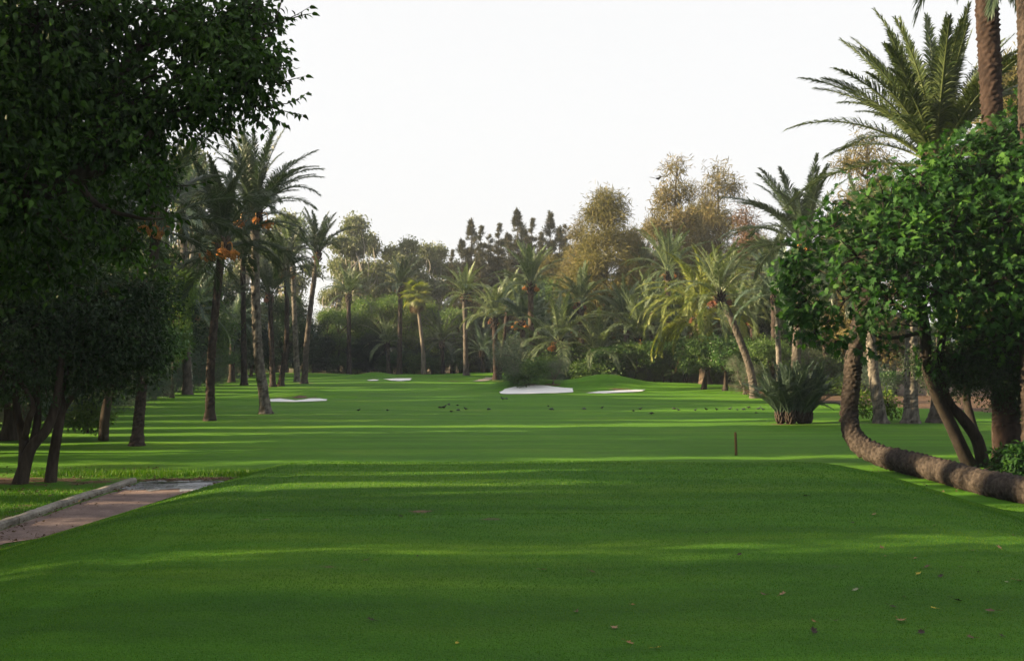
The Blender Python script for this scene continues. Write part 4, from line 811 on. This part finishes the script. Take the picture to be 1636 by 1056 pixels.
# right shrubs along the edge
for key, px, base, top, lab, wd in (
    ('olive1', 822, 611, 535, 'pale silvery olive shrub beside the palm trunks', 1.1), ('bush1', 846, 614, 565, 'bright green shrub at the foot of the leaning palms', 1.), ('olive1', 885, 613, 570, 'grey leafed shrub behind the white bunker', 1.), ('grey1', 912, 613, 560, 'second grey leafed shrub before the grassy mound', 1.),
    ('citrus1', 952, 611, 554, 'small round tree on a thin stem behind the mound', 1.), ('citrus2', 984, 611, 548, 'bright citrus bush above the mound', 1.), ('citrus3', 1012, 613, 542, 'citrus bush behind the narrow bunker', 1.), ('citrus2', 1045, 616, 542, 'dark citrus bush beside the narrow bunker end', 1.), ('citrus1', 1068, 616, 534, 'citrus bush beneath the tall dated palm', 1.),
    ('citrus1', 1093, 620, 548, 'citrus tree below the drooping yellow fronds', 1.), ('citrus3', 1124, 622, 531, 'rounded citrus tree under the big drooping palm', 1.), ('citrus2', 1158, 624, 531, 'taller citrus tree against the leaning trunk', 1.), ('citrus3', 1228, 628, 534, 'yellowish citrus tree behind the spiky palm', 1.), ('olive1', 1188, 630, 565, 'wispy grey shrub leaning on the slanting trunk', .8),
    ('olive1', 1300, 628, 550, 'pale shrub beyond the spiky palm, lit by the sun', 1.1), ('bush1', 1335, 630, 560, 'yellow green shrub beside the bent trunk', 1.1), ('grey1', 1385, 632, 560, 'grey shrub seen between the bent trunk and the speckled palm', 1.1), ('bush2', 1430, 632, 585, 'low bush between two palm trunks', 1.1), ('olive1', 1480, 632, 560, 'pale shrub between the mottled trunk and the fig stems', 1.), ('grey1', 1550, 633, 560, 'grey shrub far behind the fig stems', 1.1), ('citrus1', 1600, 634, 526, 'citrus tree far behind the reddish palm', 1.1)):
    tree(key, px, top, None, lab, 'shrubs along the sunlit edge', wd*1.25, base=base)
for k, px in enumerate(range(835, 1340, 19)):
    tree(['bush1', 'bush2', 'citrus3', 'grey1', 'bush1', 'olive1'][k % 6], px+r5.uniform(-6, 6), r5.uniform(535, 588), r5.uniform(70, 75) if px < 1180 else r5.uniform(62, 68), 'leafy shrub in the second line behind the sunlit edge', 'second line of shrubs on the sunlit side', r5.uniform(1., 1.5))
for k, px in enumerate(range(842, 1110, 17)):
    tree(['bush1', 'citrus3', 'bush2', 'olive1', 'bush1', 'grey1'][k % 6], px+r5.uniform(-5, 5), r5.uniform(562, 592), r5.uniform(68.6, 70.5), 'leafy shrub standing directly behind the white bunker and the mound', 'shrubs right behind the mound', r5.uniform(1., 1.4))
# far end understorey
k = 0
for px in range(400, 800, 22):
    tree(['bush1', 'grey1', 'bush2', 'citrus2'][k % 4], px+r5.uniform(-6, 6), r5.uniform(555, 572), r5.uniform(103, 107), 'shaded shrub in the dark hedge line beneath the far trees', 'shrubs under the far trees', 1.35); k += 1
for px in range(420, 800, 34):
    tree('wood3', px+r5.uniform(-8, 8), r5.uniform(520, 545), r5.uniform(108, 118), 'dark tree filling the wood beneath the far skyline', 'dark trees filling the far wood', 1.3)
for px in range(820, 1640, 38):
    tree(['wood3', 'wood1', 'grey2', 'wood3'][k % 4], px+r5.uniform(-8, 8), r5.uniform(500, 540), r5.uniform(84, 100), 'green tree filling the wood behind the sunlit palms', 'trees filling the wood behind the palms', 1.3); k += 1
# more of both rows outside the picture: they shade the fairway
def row(x0, y0, x1, y1, step, keys, hs, lab, grp, jit=1.2, wd=1.):
    n = int(math.hypot(x1-x0, y1-y0)/step)
    for i in range(n+1):
        t = i/max(n, 1); x, y = x0+(x1-x0)*t+r5.uniform(-jit, jit), y0+(y1-y0)*t+r5.uniform(-jit, jit); key = r5.choice(keys); parts, H = LIB[key]; s = r5.uniform(*hs)/H
        nm, ct = NAMES[key.rstrip('0123456789')]; thing(nm, lab, ct, (x, y, float(zt(x, y))), r5.uniform(0, 6.28), (s*wd, s*wd, s), grp, parts)
SLITS = [(-14, .5), (-9, .4), (-5, .5), (-1, .4), (8.95, 1.0), (12.45, .14), (13.4, .34), (14.75, .12), (16.3, .38), (18.3, .22), (19.6, .15), (22.35, .9), (24.6, .25), (27.6, .35), (30.2, .3), (33, .5), (35.6, .35), (38.5, .5), (41.8, .5), (45, .6),
         (49, .7), (53.5, .8), (58, .9), (63, 1), (68, 1), (73, 1.2), (79, 1.2), (85, 1.5), (92, 1.5), (99, 1), (107, 1)]
def ext(key):
    me = LIB[key][0][1][1]; n = len(me.vertices); V = np.empty(n*3, np.float32); me.vertices.foreach_get('co', V); V = V.reshape(-1, 3); return np.percentile(V[:, 1], 1), np.percentile(V[:, 1], 99)
def line_of_trees(xf, hf, s0, s1, lab, grp, ks=None):
    """trees side by side with narrow gaps through which the low sun reaches the grass"""
    for (a, wa), (b, wb) in zip(SLITS, SLITS[1:]):
        if a < s0 or b > s1: continue
        wx = 1. if a < 24 else 2.5; lo, hi = a+wa/2*wx, b-wb/2*wx; m_ = max(1, round((hi-lo)/(3. if ks else 5.5)))
        for q in range(m_):
            l_, h_ = lo+(hi-lo)*q/m_, lo+(hi-lo)*(q+1)/m_; sc_ = (l_+h_)/2; x = xf(sc_)+r5.uniform(-.8, .8); y = sc_+.105*x
            key = r5.choice(ks) if ks else (r5.choice(['cyp3', 'cyp1']) if h_-l_ < 2.3 else r5.choice(['wood3', 'wood1'])); e0, e1 = ext(key); parts, H = LIB[key]; s = hf(sc_)*r5.uniform(.9, 1.1)/H; sy = (h_-l_)/(e1-e0)*(1 if m_ == 1 else 1.08)
            nm, ct = NAMES[key.rstrip('0123456789')]; thing(nm, lab, ct, (x, y-(e0+e1)/2*sy, float(zt(x, y))), 0, (s if not ks else min(s*1.3, sy*1.3), sy, s), grp, parts)
line_of_trees(lambda t: np.interp(t, [20, 34, 100], [-16.5, -20, -29]), lambda t: np.interp(t, [0, 24, 40, 100], [12.5, 12, 9.5, 9]), -15, 108, 'leafy tree in the second line of the shaded row', 'second line of the shaded row')
line_of_trees(lambda t: np.interp(t, [20, 34, 100], [-22, -26, -36]), lambda t: np.interp(t, [0, 24, 40, 100], [13, 13, 11, 10.5]), -15, 108, 'tall leafy tree deep behind the shaded row', 'tall trees behind the shaded row')
line_of_trees(lambda t: np.interp(t, [28, 40, 87, 105], [-17, -17.3, -23.5, -25.5]), lambda t: 2.9, 27, 108, 'low leafy shrub closing the foot of the shaded row', 'shrubs at the foot of the shaded row', ['bush2', 'grey1', 'bush1', 'grey2'])
line_of_trees(lambda t: np.interp(t, [28, 40, 87, 105], [-18.6, -19, -25.5, -27.5]), lambda t: 5.2, 27, 108, 'grey green tree inside the shaded row', 'grey trees inside the shaded row', ['grey2', 'wood3'])
row(18, 30, 30, 30, 5, ['wood3', 'wood1'], (6, 8), 'leafy tree standing past the fig', 'trees past the fig')
for px, top, Y, lab in ((10, -60, 30, 'tall dark tree closing the view behind the forked citrus'), (70, 60, 38, 'tall dark tree behind the limb of the overhanging tree'), (120, 190, 48, 'tall dark tree between the overhanging crown and the lone palm'), (-60, -120, 26, 'tall dark tree at the edge behind the overhanging crown')):
    tree('wood3', px, top, Y, lab, 'tall trees behind the overhanging crown', .62)

# ------------------------------------------------------------------ grass blades on the tee and long tufts beside the path
def blades():
    r_ = np.random.default_rng(3); PP, HH, WW = [], [], []
    for (y0, y1, dens, h, w) in ((5.2, 7.5, 9500, .011, .0028), (7.5, 10, 6000, .012, .0038), (10, 13, 3000, .014, .0055), (13, 17.6, 1500, .016, .008)):
        xl, xr = -y1*.49, y1*.49; n = int((xr-xl)*(y1-y0)*dens); x = r_.uniform(xl, xr, n); y = r_.uniform(y0, y1, n)
        ok = (np.abs(x) < y*.485) & ~((x < np.interp(y, [9, 12, 14, 15, 16.3, 18, 20], [-6.95, -6.9, -6.45, -5.8, -5.38, -5.2, -5.25])) & (y < 21)); x, y = x[ok], y[ok]; PP.append(np.c_[x, y]); HH.append(np.full(len(x), h)); WW.append(np.full(len(x), w))
    n = 9000; x = r_.uniform(-9.5, -4.2, n); y = 21.75+r_.normal(0, .22, n); PP.append(np.c_[x, y]); HH.append(r_.uniform(.05, .16, n)*np.clip(1-np.abs(y-21.75), .3, 1)); WW.append(np.full(n, .012))
    n = 9000; x = r_.uniform(-9.6, -7.25, n); y = r_.uniform(14.5, 19.6, n); PP.append(np.c_[x, y]); HH.append(r_.uniform(.03, .07, n)); WW.append(np.full(n, .010))
    P = np.concatenate(PP); H = np.concatenate(HH)*r_.uniform(.6, 1.3, len(P)); W = np.concatenate(WW); kp = np.ones(len(P))
    for (px, py, rx, ry) in PATCH:
        p = gnd(px, py); kp *= 1-.8*gauss(P[:, 0], P[:, 1], p[0], p[1], rx, ry+.05)
    kp = r_.uniform(0, 1, len(P)) < kp; P, H, W = P[kp], H[kp], W[kp]
    n = len(P); Z = zt(P[:, 0], P[:, 1])
    a = r_.uniform(0, 6.28, n); s = np.c_[np.cos(a), np.sin(a), np.zeros(n)]; ln = r_.normal(0, .35, (n, 2)); B = np.c_[P, Z-.002]
    V = np.stack([B-s*W[:, None]/2, B+s*W[:, None]/2, B+np.c_[ln*H[:, None], H]], 1).reshape(-1, 3)
    T = np.arange(n*3).reshape(-1, 3)
    print('blades', n)
    link('grass', make_mesh('grass', V, T, M['blade'], np.repeat(r_.uniform(0, 1, n), 3)), label='short mown grass blades covering the tee', category='grass', kind='stuff')
M['blade'] = leafmat('grass_blade', [(.018, .072, .004), (.034, .116, .005), (.058, .156, .006), (.115, .195, .010)], .35, .5, .25)
blades()

def litter():
    r_ = np.random.default_rng(21); P = [np.c_[PXL+r_.exponential(.12, 260), r_.uniform(12.5, 20.3, 260)], np.c_[r_.uniform(-14, -7.3, 900), r_.uniform(18.5, 23, 900)], np.c_[np.interp(yy := r_.uniform(13, 20.4, 260), [9, 12, 14, 15, 16.3, 18, 20], [-6.95, -6.9, -6.45, -5.8, -5.38, -5.2, -5.25])-r_.exponential(.1, 260), yy],
         np.c_[r_.uniform(PXL, PXR-.2, 60), r_.uniform(13, 20, 60)], np.c_[r_.uniform(-7.1, -4.6, 420), r_.normal(20.85, .2, 420)], np.c_[r_.uniform(5, 9, 120), r_.uniform(19, 23, 120)]]
    P = np.concatenate(P); n = len(P); V3 = np.c_[P, zt(P[:, 0], P[:, 1])+.028]; D = r_.normal(size=(n, 3))*np.array([1, 1, .25]); V, T, A = leafy(T_POINT, V3, D, r_.normal(size=(n, 3))*.35+np.array([0, 0, 1]), r_.uniform(.025, .07, n), r_)
    link('leaf_litter', make_mesh('leaf_litter', V, T, M['dry'], A), label='dry leaf litter scattered on the path edges and soil', category='leaf litter', kind='stuff')
litter()

# ------------------------------------------------------------------ small things
def stake():
    p = gnd(1176, 727); p[1] = max(p[1], 25.8); q = at(1176, 727, p[1]); b = np.array([q[0], p[1], float(zt(q[0], p[1]))])
    z = at(1175, 690, p[1])[2]-b[2]; P = np.array([[0, 0, -.1], [0, 0, .1], [-.006, 0, z*.5], [-.014, 0, z-.03], [-.014, 0, z]])
    V, T, A = tube(P, [.032, .032, .031, .030, .022], 10); o = link('marker_stake', make_mesh('stake', V, T, M['wood'], A, True)); o.location = tuple(b)
    o['label'] = 'thin brown wooden marker stake standing in the fairway'; o['category'] = 'stake'
stake()
def bird_mesh(mat, seed, up=.3, fly=False):
    r_ = random.Random(seed); parts = []
    P = [[-.17, 0, .10], [-.12, 0, .105], [-.06, 0, .11], [0, 0, .115], [.06, 0, .13], [.095, 0, .16+up*.04], [.115, 0, .19+up*.08], [.14, 0, .20+up*.08], [.165, 0, .19+up*.08], [.185, 0, .185+up*.08]]
    Q, S = smooth_path(P, [.012, .03, .052, .062, .052, .032, .026, .026, .010, .003], .012); parts.append(tube(Q, S, 12))
    parts.append((np.array([[-.10, .03, .12], [-.10, -.03, .12], [-.27, -.035, .07], [-.27, .035, .07], [-.10, 0, .10]]), np.array([[0, 1, 2], [0, 2, 3], [0, 3, 4], [1, 4, 2], [4, 3, 2]]), np.zeros(5)))
    for s in (-1, 1):
        if fly: w = np.array([[.06, s*.03, .13], [-.06, s*.04, .13], [-.08, s*.25, .19], [.02, s*.30, .21], [.06, s*.18, .18]]); parts.append((w, np.array([[0, 1, 2], [0, 2, 4], [4, 2, 3]]), np.zeros(5)))
        else:
            w = np.array([[.05, s*.055, .13], [.0, s*.068, .10], [-.16, s*.03, .095], [-.1, s*.055, .14]]); parts.append((w, np.array([[0, 1, 2], [0, 2, 3]]), np.zeros(4)))
            parts.append(tube(np.array([[0, s*.022, .07], [.005, s*.024, 0]]), [.006, .005], 4))
    V, T, A = cat(parts); return make_mesh('bird', V, T, M[mat], A, True)
BM = [bird_mesh('pigeon', 1, .6), bird_mesh('crow', 2, -1.2), bird_mesh('crow', 3, .3), bird_mesh('pigeon', 4, -1.6)]
birds = [(803, 639, 0, 1.25, 'grey bird standing apart below the white bunker'), (809, 638.5, 3, 1., 'smaller grey bird touching the one below the white bunker'),
    (573, 657, 2, .9, 'lone dark bird at the far side from the flock'), (619, 657, 1, .9, 'small dark bird pecking between the lone bird and the flock'), (703, 653, 1, 1.1, 'dark bird at the front of the flock, head down'), (709, 653, 2, 1.3, 'largest dark bird of the flock on the fairway'),
    (717, 648, 3, 1.1, 'bluish grey bird at the top of the flock'), (731, 649, 1, .9, 'dark bird pecking just past the bluish bird'), (721, 659, 1, .9, 'dark bird lowest in the flock'), (732, 657, 3, 1., 'grey bird next to the lowest of the flock'), (744, 655, 2, 1., 'dark bird at the trailing end of the flock'), (781, 656, 3, 1.2, 'grey bird alone between the flock and the bunker'),
    (876, 650, 1, .8, 'tiny dark bird below the bunker with a larger one in front'), (881, 656, 3, 1.25, 'larger grey bird in front of the tiny dark one'), (933, 655, 3, 1.1, 'grey bird alone below the grassy mound'), (962, 653, 2, .9, 'dark bird below the narrow bunker'), (1012, 658, 1, .9, 'small dark bird in front of a pair beyond the narrow bunker'), (1023, 655, 2, .95, 'dark bird of the pair beyond the narrow bunker'), (1041, 663, 1, 1.2, 'dark bird nearest the stake, low in the grass'),
    (1077, 655, 1, 1.1, 'dark bird starting the line towards the spiky palm'), (1084, 657, 0, 1., 'bluish bird second in the line towards the spiky palm'), (1111, 657, 0, .9, 'grey bird third in the line, a gap on both sides'), (1128, 656, 2, 1.1, 'dark plump bird fourth in the line'), (1145, 656, 2, .95, 'dark bird fifth in the line'), (1166, 655, 0, 1., 'bird standing tall in the line'), (1178, 656, 3, .8, 'small grey bird after the tall standing one'),
    (1188, 656, 3, 1.1, 'grey bird close to the end of the line'), (1196, 653, 1, 1.1, 'dark bird behind the others near the spiky palm'), (1208, 661, 1, .8, 'small dark bird below the last group'), (1212, 655, 0, 1.1, 'grey bird of the last group beside the spiky palm'), (1219, 656, 0, 1., 'last grey bird before the spiky palm')]
for i, (px, py, k_, s, lab) in enumerate(birds):
    p = gnd(px, py); o = link('bird', BM[k_], label=lab, category='bird', group='birds feeding on the fairway'); o.location = tuple(p); o.rotation_euler = (0, 0, random.choice([0, 3.14])+random.uniform(-.9, .9)); o.scale = (s*.52,)*3
o = link('bird', bird_mesh('crow', 9, 0, True), label='dark bird flying with spread wings in the pale sky', category='bird'); o.location = tuple(at(1051, 289, 60)); o.rotation_euler = (0, .1, .5)

def dead_leaf(seed, mat):
    r_ = np.random.default_rng(seed); n = 14; V = [(0, 0, .006)]
    for i in range(n):
        a = i/n*2*math.pi; r = (.055 if i % 2 else .034)*r_.uniform(.8, 1.25)*(1+.35*math.cos(a)); x, y = r*math.cos(a), r*.75*math.sin(a); V.append((x, y, .008+5.5*y*y+2.5*x*x*r_.uniform(.3, 1.6)))
    st = tube(np.array([[-.04, 0, .012], [-.075, .008, .02], [-.10, .006, .012]]), [.0022, .002, .0015], 4)
    V, T, A = cat([(np.array(V), np.array([(0, i+1, (i+1) % n+1) for i in range(n)]), np.zeros(n+1)), st]); return make_mesh('fallen_leaf', V, T, mat, A)
LC = {'brown': plain('leaf_brown', (.085, .052, .030), .8), 'dark': plain('leaf_dark', (.025, .016, .012), .8), 'tan': plain('leaf_tan', (.22, .14, .08), .8), 'yellow': plain('leaf_yellow', (.32, .26, .03), .7), 'orange': plain('leaf_orange', (.20, .11, .045), .7), 'pale': plain('leaf_pale', (.19, .20, .13), .8)}
LM = {c: [dead_leaf(j*7+i, m_) for i in range(3)] for j, (c, m_) in enumerate(LC.items())}
LV = [(1438, 994, 'orange', 1.25, 'large orange brown leaf, the biggest lying on the tee'), (1300, 1012, 'dark', 1., 'dark curled leaf in front of the biggest orange one'), (1301, 995, 'orange', .5, 'small reddish leaf beside a pale scrap'), (1333, 994, 'pale', .6, 'pale leaf scrap beside the small reddish leaf'), (1473, 1012, 'dark', .95, 'dark leaf diagonally past the biggest orange one'),
      (1552, 1021, 'brown', .8, 'brown leaf low in the corner group'), (1601, 1019, 'dark', .7, 'dark leaf at the corner of the tee'), (1424, 971, 'dark', .8, 'dark brown leaf just above the biggest orange one'), (1444, 956, 'brown', .75, 'upturned brown leaf above the dark one'), (1493, 974, 'yellow', .6, 'small yellow leaf between brown ones'), (1585, 979, 'brown', 1.05, 'long flat brown leaf'),
      (1481, 908, 'brown', 1.0, 'brown leaf pair in the faint sun streak'), (1504, 922, 'dark', 1., 'dark leaf below the leaf in the streak'), (1467, 919, 'yellow', .75, 'yellow leaf below the faint sun streak'), (1535, 908, 'brown', .7, 'small brown leaf in the faint sun streak'), (1563, 916, 'dark', .5, 'small dark leaf past the sun streak'), (1627, 930, 'tan', .95, 'tan leaf at the edge of the picture'), (1609, 932, 'pale', .5, 'white scrap beside the tan leaf'),
      (1410, 877, 'brown', .7, 'reddish brown leaf above the streak'), (1415, 890, 'tan', .4, 'tan scrap just below the reddish leaf'), (1461, 894, 'tan', .7, 'greyish leaf above the streak'), (1555, 881, 'tan', .6, 'thin tan leaf left of the bright orange one'), (1596, 877, 'orange', .95, 'bright orange leaf high in the scattered group'), (1493, 841, 'tan', .7, 'tan leaf high on the tee'), (1397, 823, 'tan', .9, 'light tan leaf near the tee edge'),
      (1288, 794, 'dark', 1., 'dark leaf in the thin bright streak'), (1363, 837, 'dark', .7, 'dark leaf alone below the tee edge'), (1128, 853, 'dark', .8, 'dark leaf alone in the middle of the tee'), (1180, 888, 'dark', .8, 'dark curled leaf in the middle of the tee'), (1220, 952, 'brown', .9, 'grey brown leaf first of a close pair'), (1250, 952, 'tan', .9, 'tan brown leaf second of a close pair'), (1369, 944, 'pale', .8, 'thin pale leaf before the brown pair'),
      (1010, 968, 'orange', .45, 'small orange fleck of a leaf'), (1004, 1029, 'orange', .75, 'orange leaf at the bottom edge'), (1049, 1038, 'yellow', .75, 'yellow leaf at the bottom edge'), (981, 1006, 'tan', .9, 'tan twisted leaf near the bottom middle'), (921, 980, 'brown', .8, 'brown leaf near the bottom middle'), (945, 915, 'brown', .75, 'upright brown leaf in the open tee'), (867, 912, 'tan', .8, 'flat tan leaf in the open tee'),
      (594, 993, 'dark', .8, 'dark leaf alone on the bare side of the tee'), (586, 897, 'brown', .8, 'brown leaf just under the long sun streak'), (638, 826, 'dark', .9, 'dark leaf beside the pale worn patch'), (667, 890, 'dark', .4, 'tiny dark leaf below the streak'), (730, 1029, 'yellow', .5, 'yellowish leaf fleck at the bottom'), (1527, 961, 'dark', .9, 'dark shadowed leaf flat in the grass'), (1620, 857, 'pale', .6, 'pale leaf scrap up by the slope')]
for i, (px, py, c, s, lab) in enumerate(LV):
    p = gnd(px, py); o = link('fallen_leaf', LM[c][i % 3], label=lab, category='leaf', group='dead leaves scattered on the tee'); o.location = (p[0], p[1], p[2]+.010); o.rotation_euler = (random.uniform(-.35, .35), random.uniform(-.35, .35), random.uniform(0, 6.28)); o.scale = (s*.6, s*.6, s*.6)

# ------------------------------------------------------------------ haze
HZ = 0.0005
hv = np.array([(x, y, z) for x in (-280, 280) for y in (-130, 440) for z in (-1.5, 22.)]); hq = np.array([(0, 1, 3, 2), (4, 6, 7, 5), (0, 4, 5, 1), (2, 3, 7, 6), (0, 2, 6, 4), (1, 5, 7, 3)])
hm = bpy.data.materials.new('haze'); hm.use_nodes = True; nt = hm.node_tree; nt.nodes.clear(); ho = nt.nodes.new('ShaderNodeOutputMaterial'); pv = nt.nodes.new('ShaderNodeVolumePrincipled')
pv.inputs['Color'].default_value = (.80, .88, 1, 1); pv.inputs['Density'].default_value = HZ; pv.inputs['Anisotropy'].default_value = .2; nt.links.new(pv.outputs[0], ho.inputs['Volume'])
link('haze', make_mesh('haze', hv, hq, hm), kind='stuff')

# ------------------------------------------------------------------ light
EL, AZ = R(17), R(-96)                   # sun low on the left, a little behind the camera; AZ clockwise from +Y
sd = np.array([math.sin(AZ)*math.cos(EL), math.cos(AZ)*math.cos(EL), math.sin(EL)])
sun_d = bpy.data.lights.new('sun', 'SUN'); sun_d.energy = 5.; sun_d.angle = R(.5); sun_d.color = (1, .77, .44)
sun = bpy.data.objects.new('sun', sun_d); col.objects.link(sun); sun.rotation_euler = Vector(sd).to_track_quat('Z', 'Y').to_euler()
w = bpy.data.worlds.new('World'); scene.world = w; w.use_nodes = True; nt = w.node_tree; nt.nodes.clear()
wo = nt.nodes.new('ShaderNodeOutputWorld'); bg = nt.nodes.new('ShaderNodeBackground'); sky = nt.nodes.new('ShaderNodeTexSky'); sky.sky_type = 'NISHITA'; sky.sun_disc = False
sky.sun_elevation = EL; sky.sun_rotation = AZ; sky.air_density = 1.; sky.dust_density = 4.; sky.ozone_density = 1.
hs = nt.nodes.new('ShaderNodeHueSaturation'); hs.inputs['Saturation'].default_value = .15; nt.links.new(sky.outputs[0], hs.inputs['Color'])
mx = nt.nodes.new('ShaderNodeMix'); mx.data_type = 'RGBA'; mx.inputs[0].default_value = .82; nt.links.new(hs.outputs[0], mx.inputs[6]); mx.inputs[7].default_value = (4.4, 4.42, 4.45, 1)
nt.links.new(mx.outputs[2], bg.inputs[0]); bg.inputs[1].default_value = .056; nt.links.new(bg.outputs[0], wo.inputs[0])
scene.view_settings.view_transform = 'Standard'; scene.view_settings.look = 'None'; scene.view_settings.exposure = 2.08; scene.view_settings.gamma = 1
scene.cycles.max_bounces = 6; scene.cycles.diffuse_bounces = 3; scene.cycles.transparent_max_bounces = 4
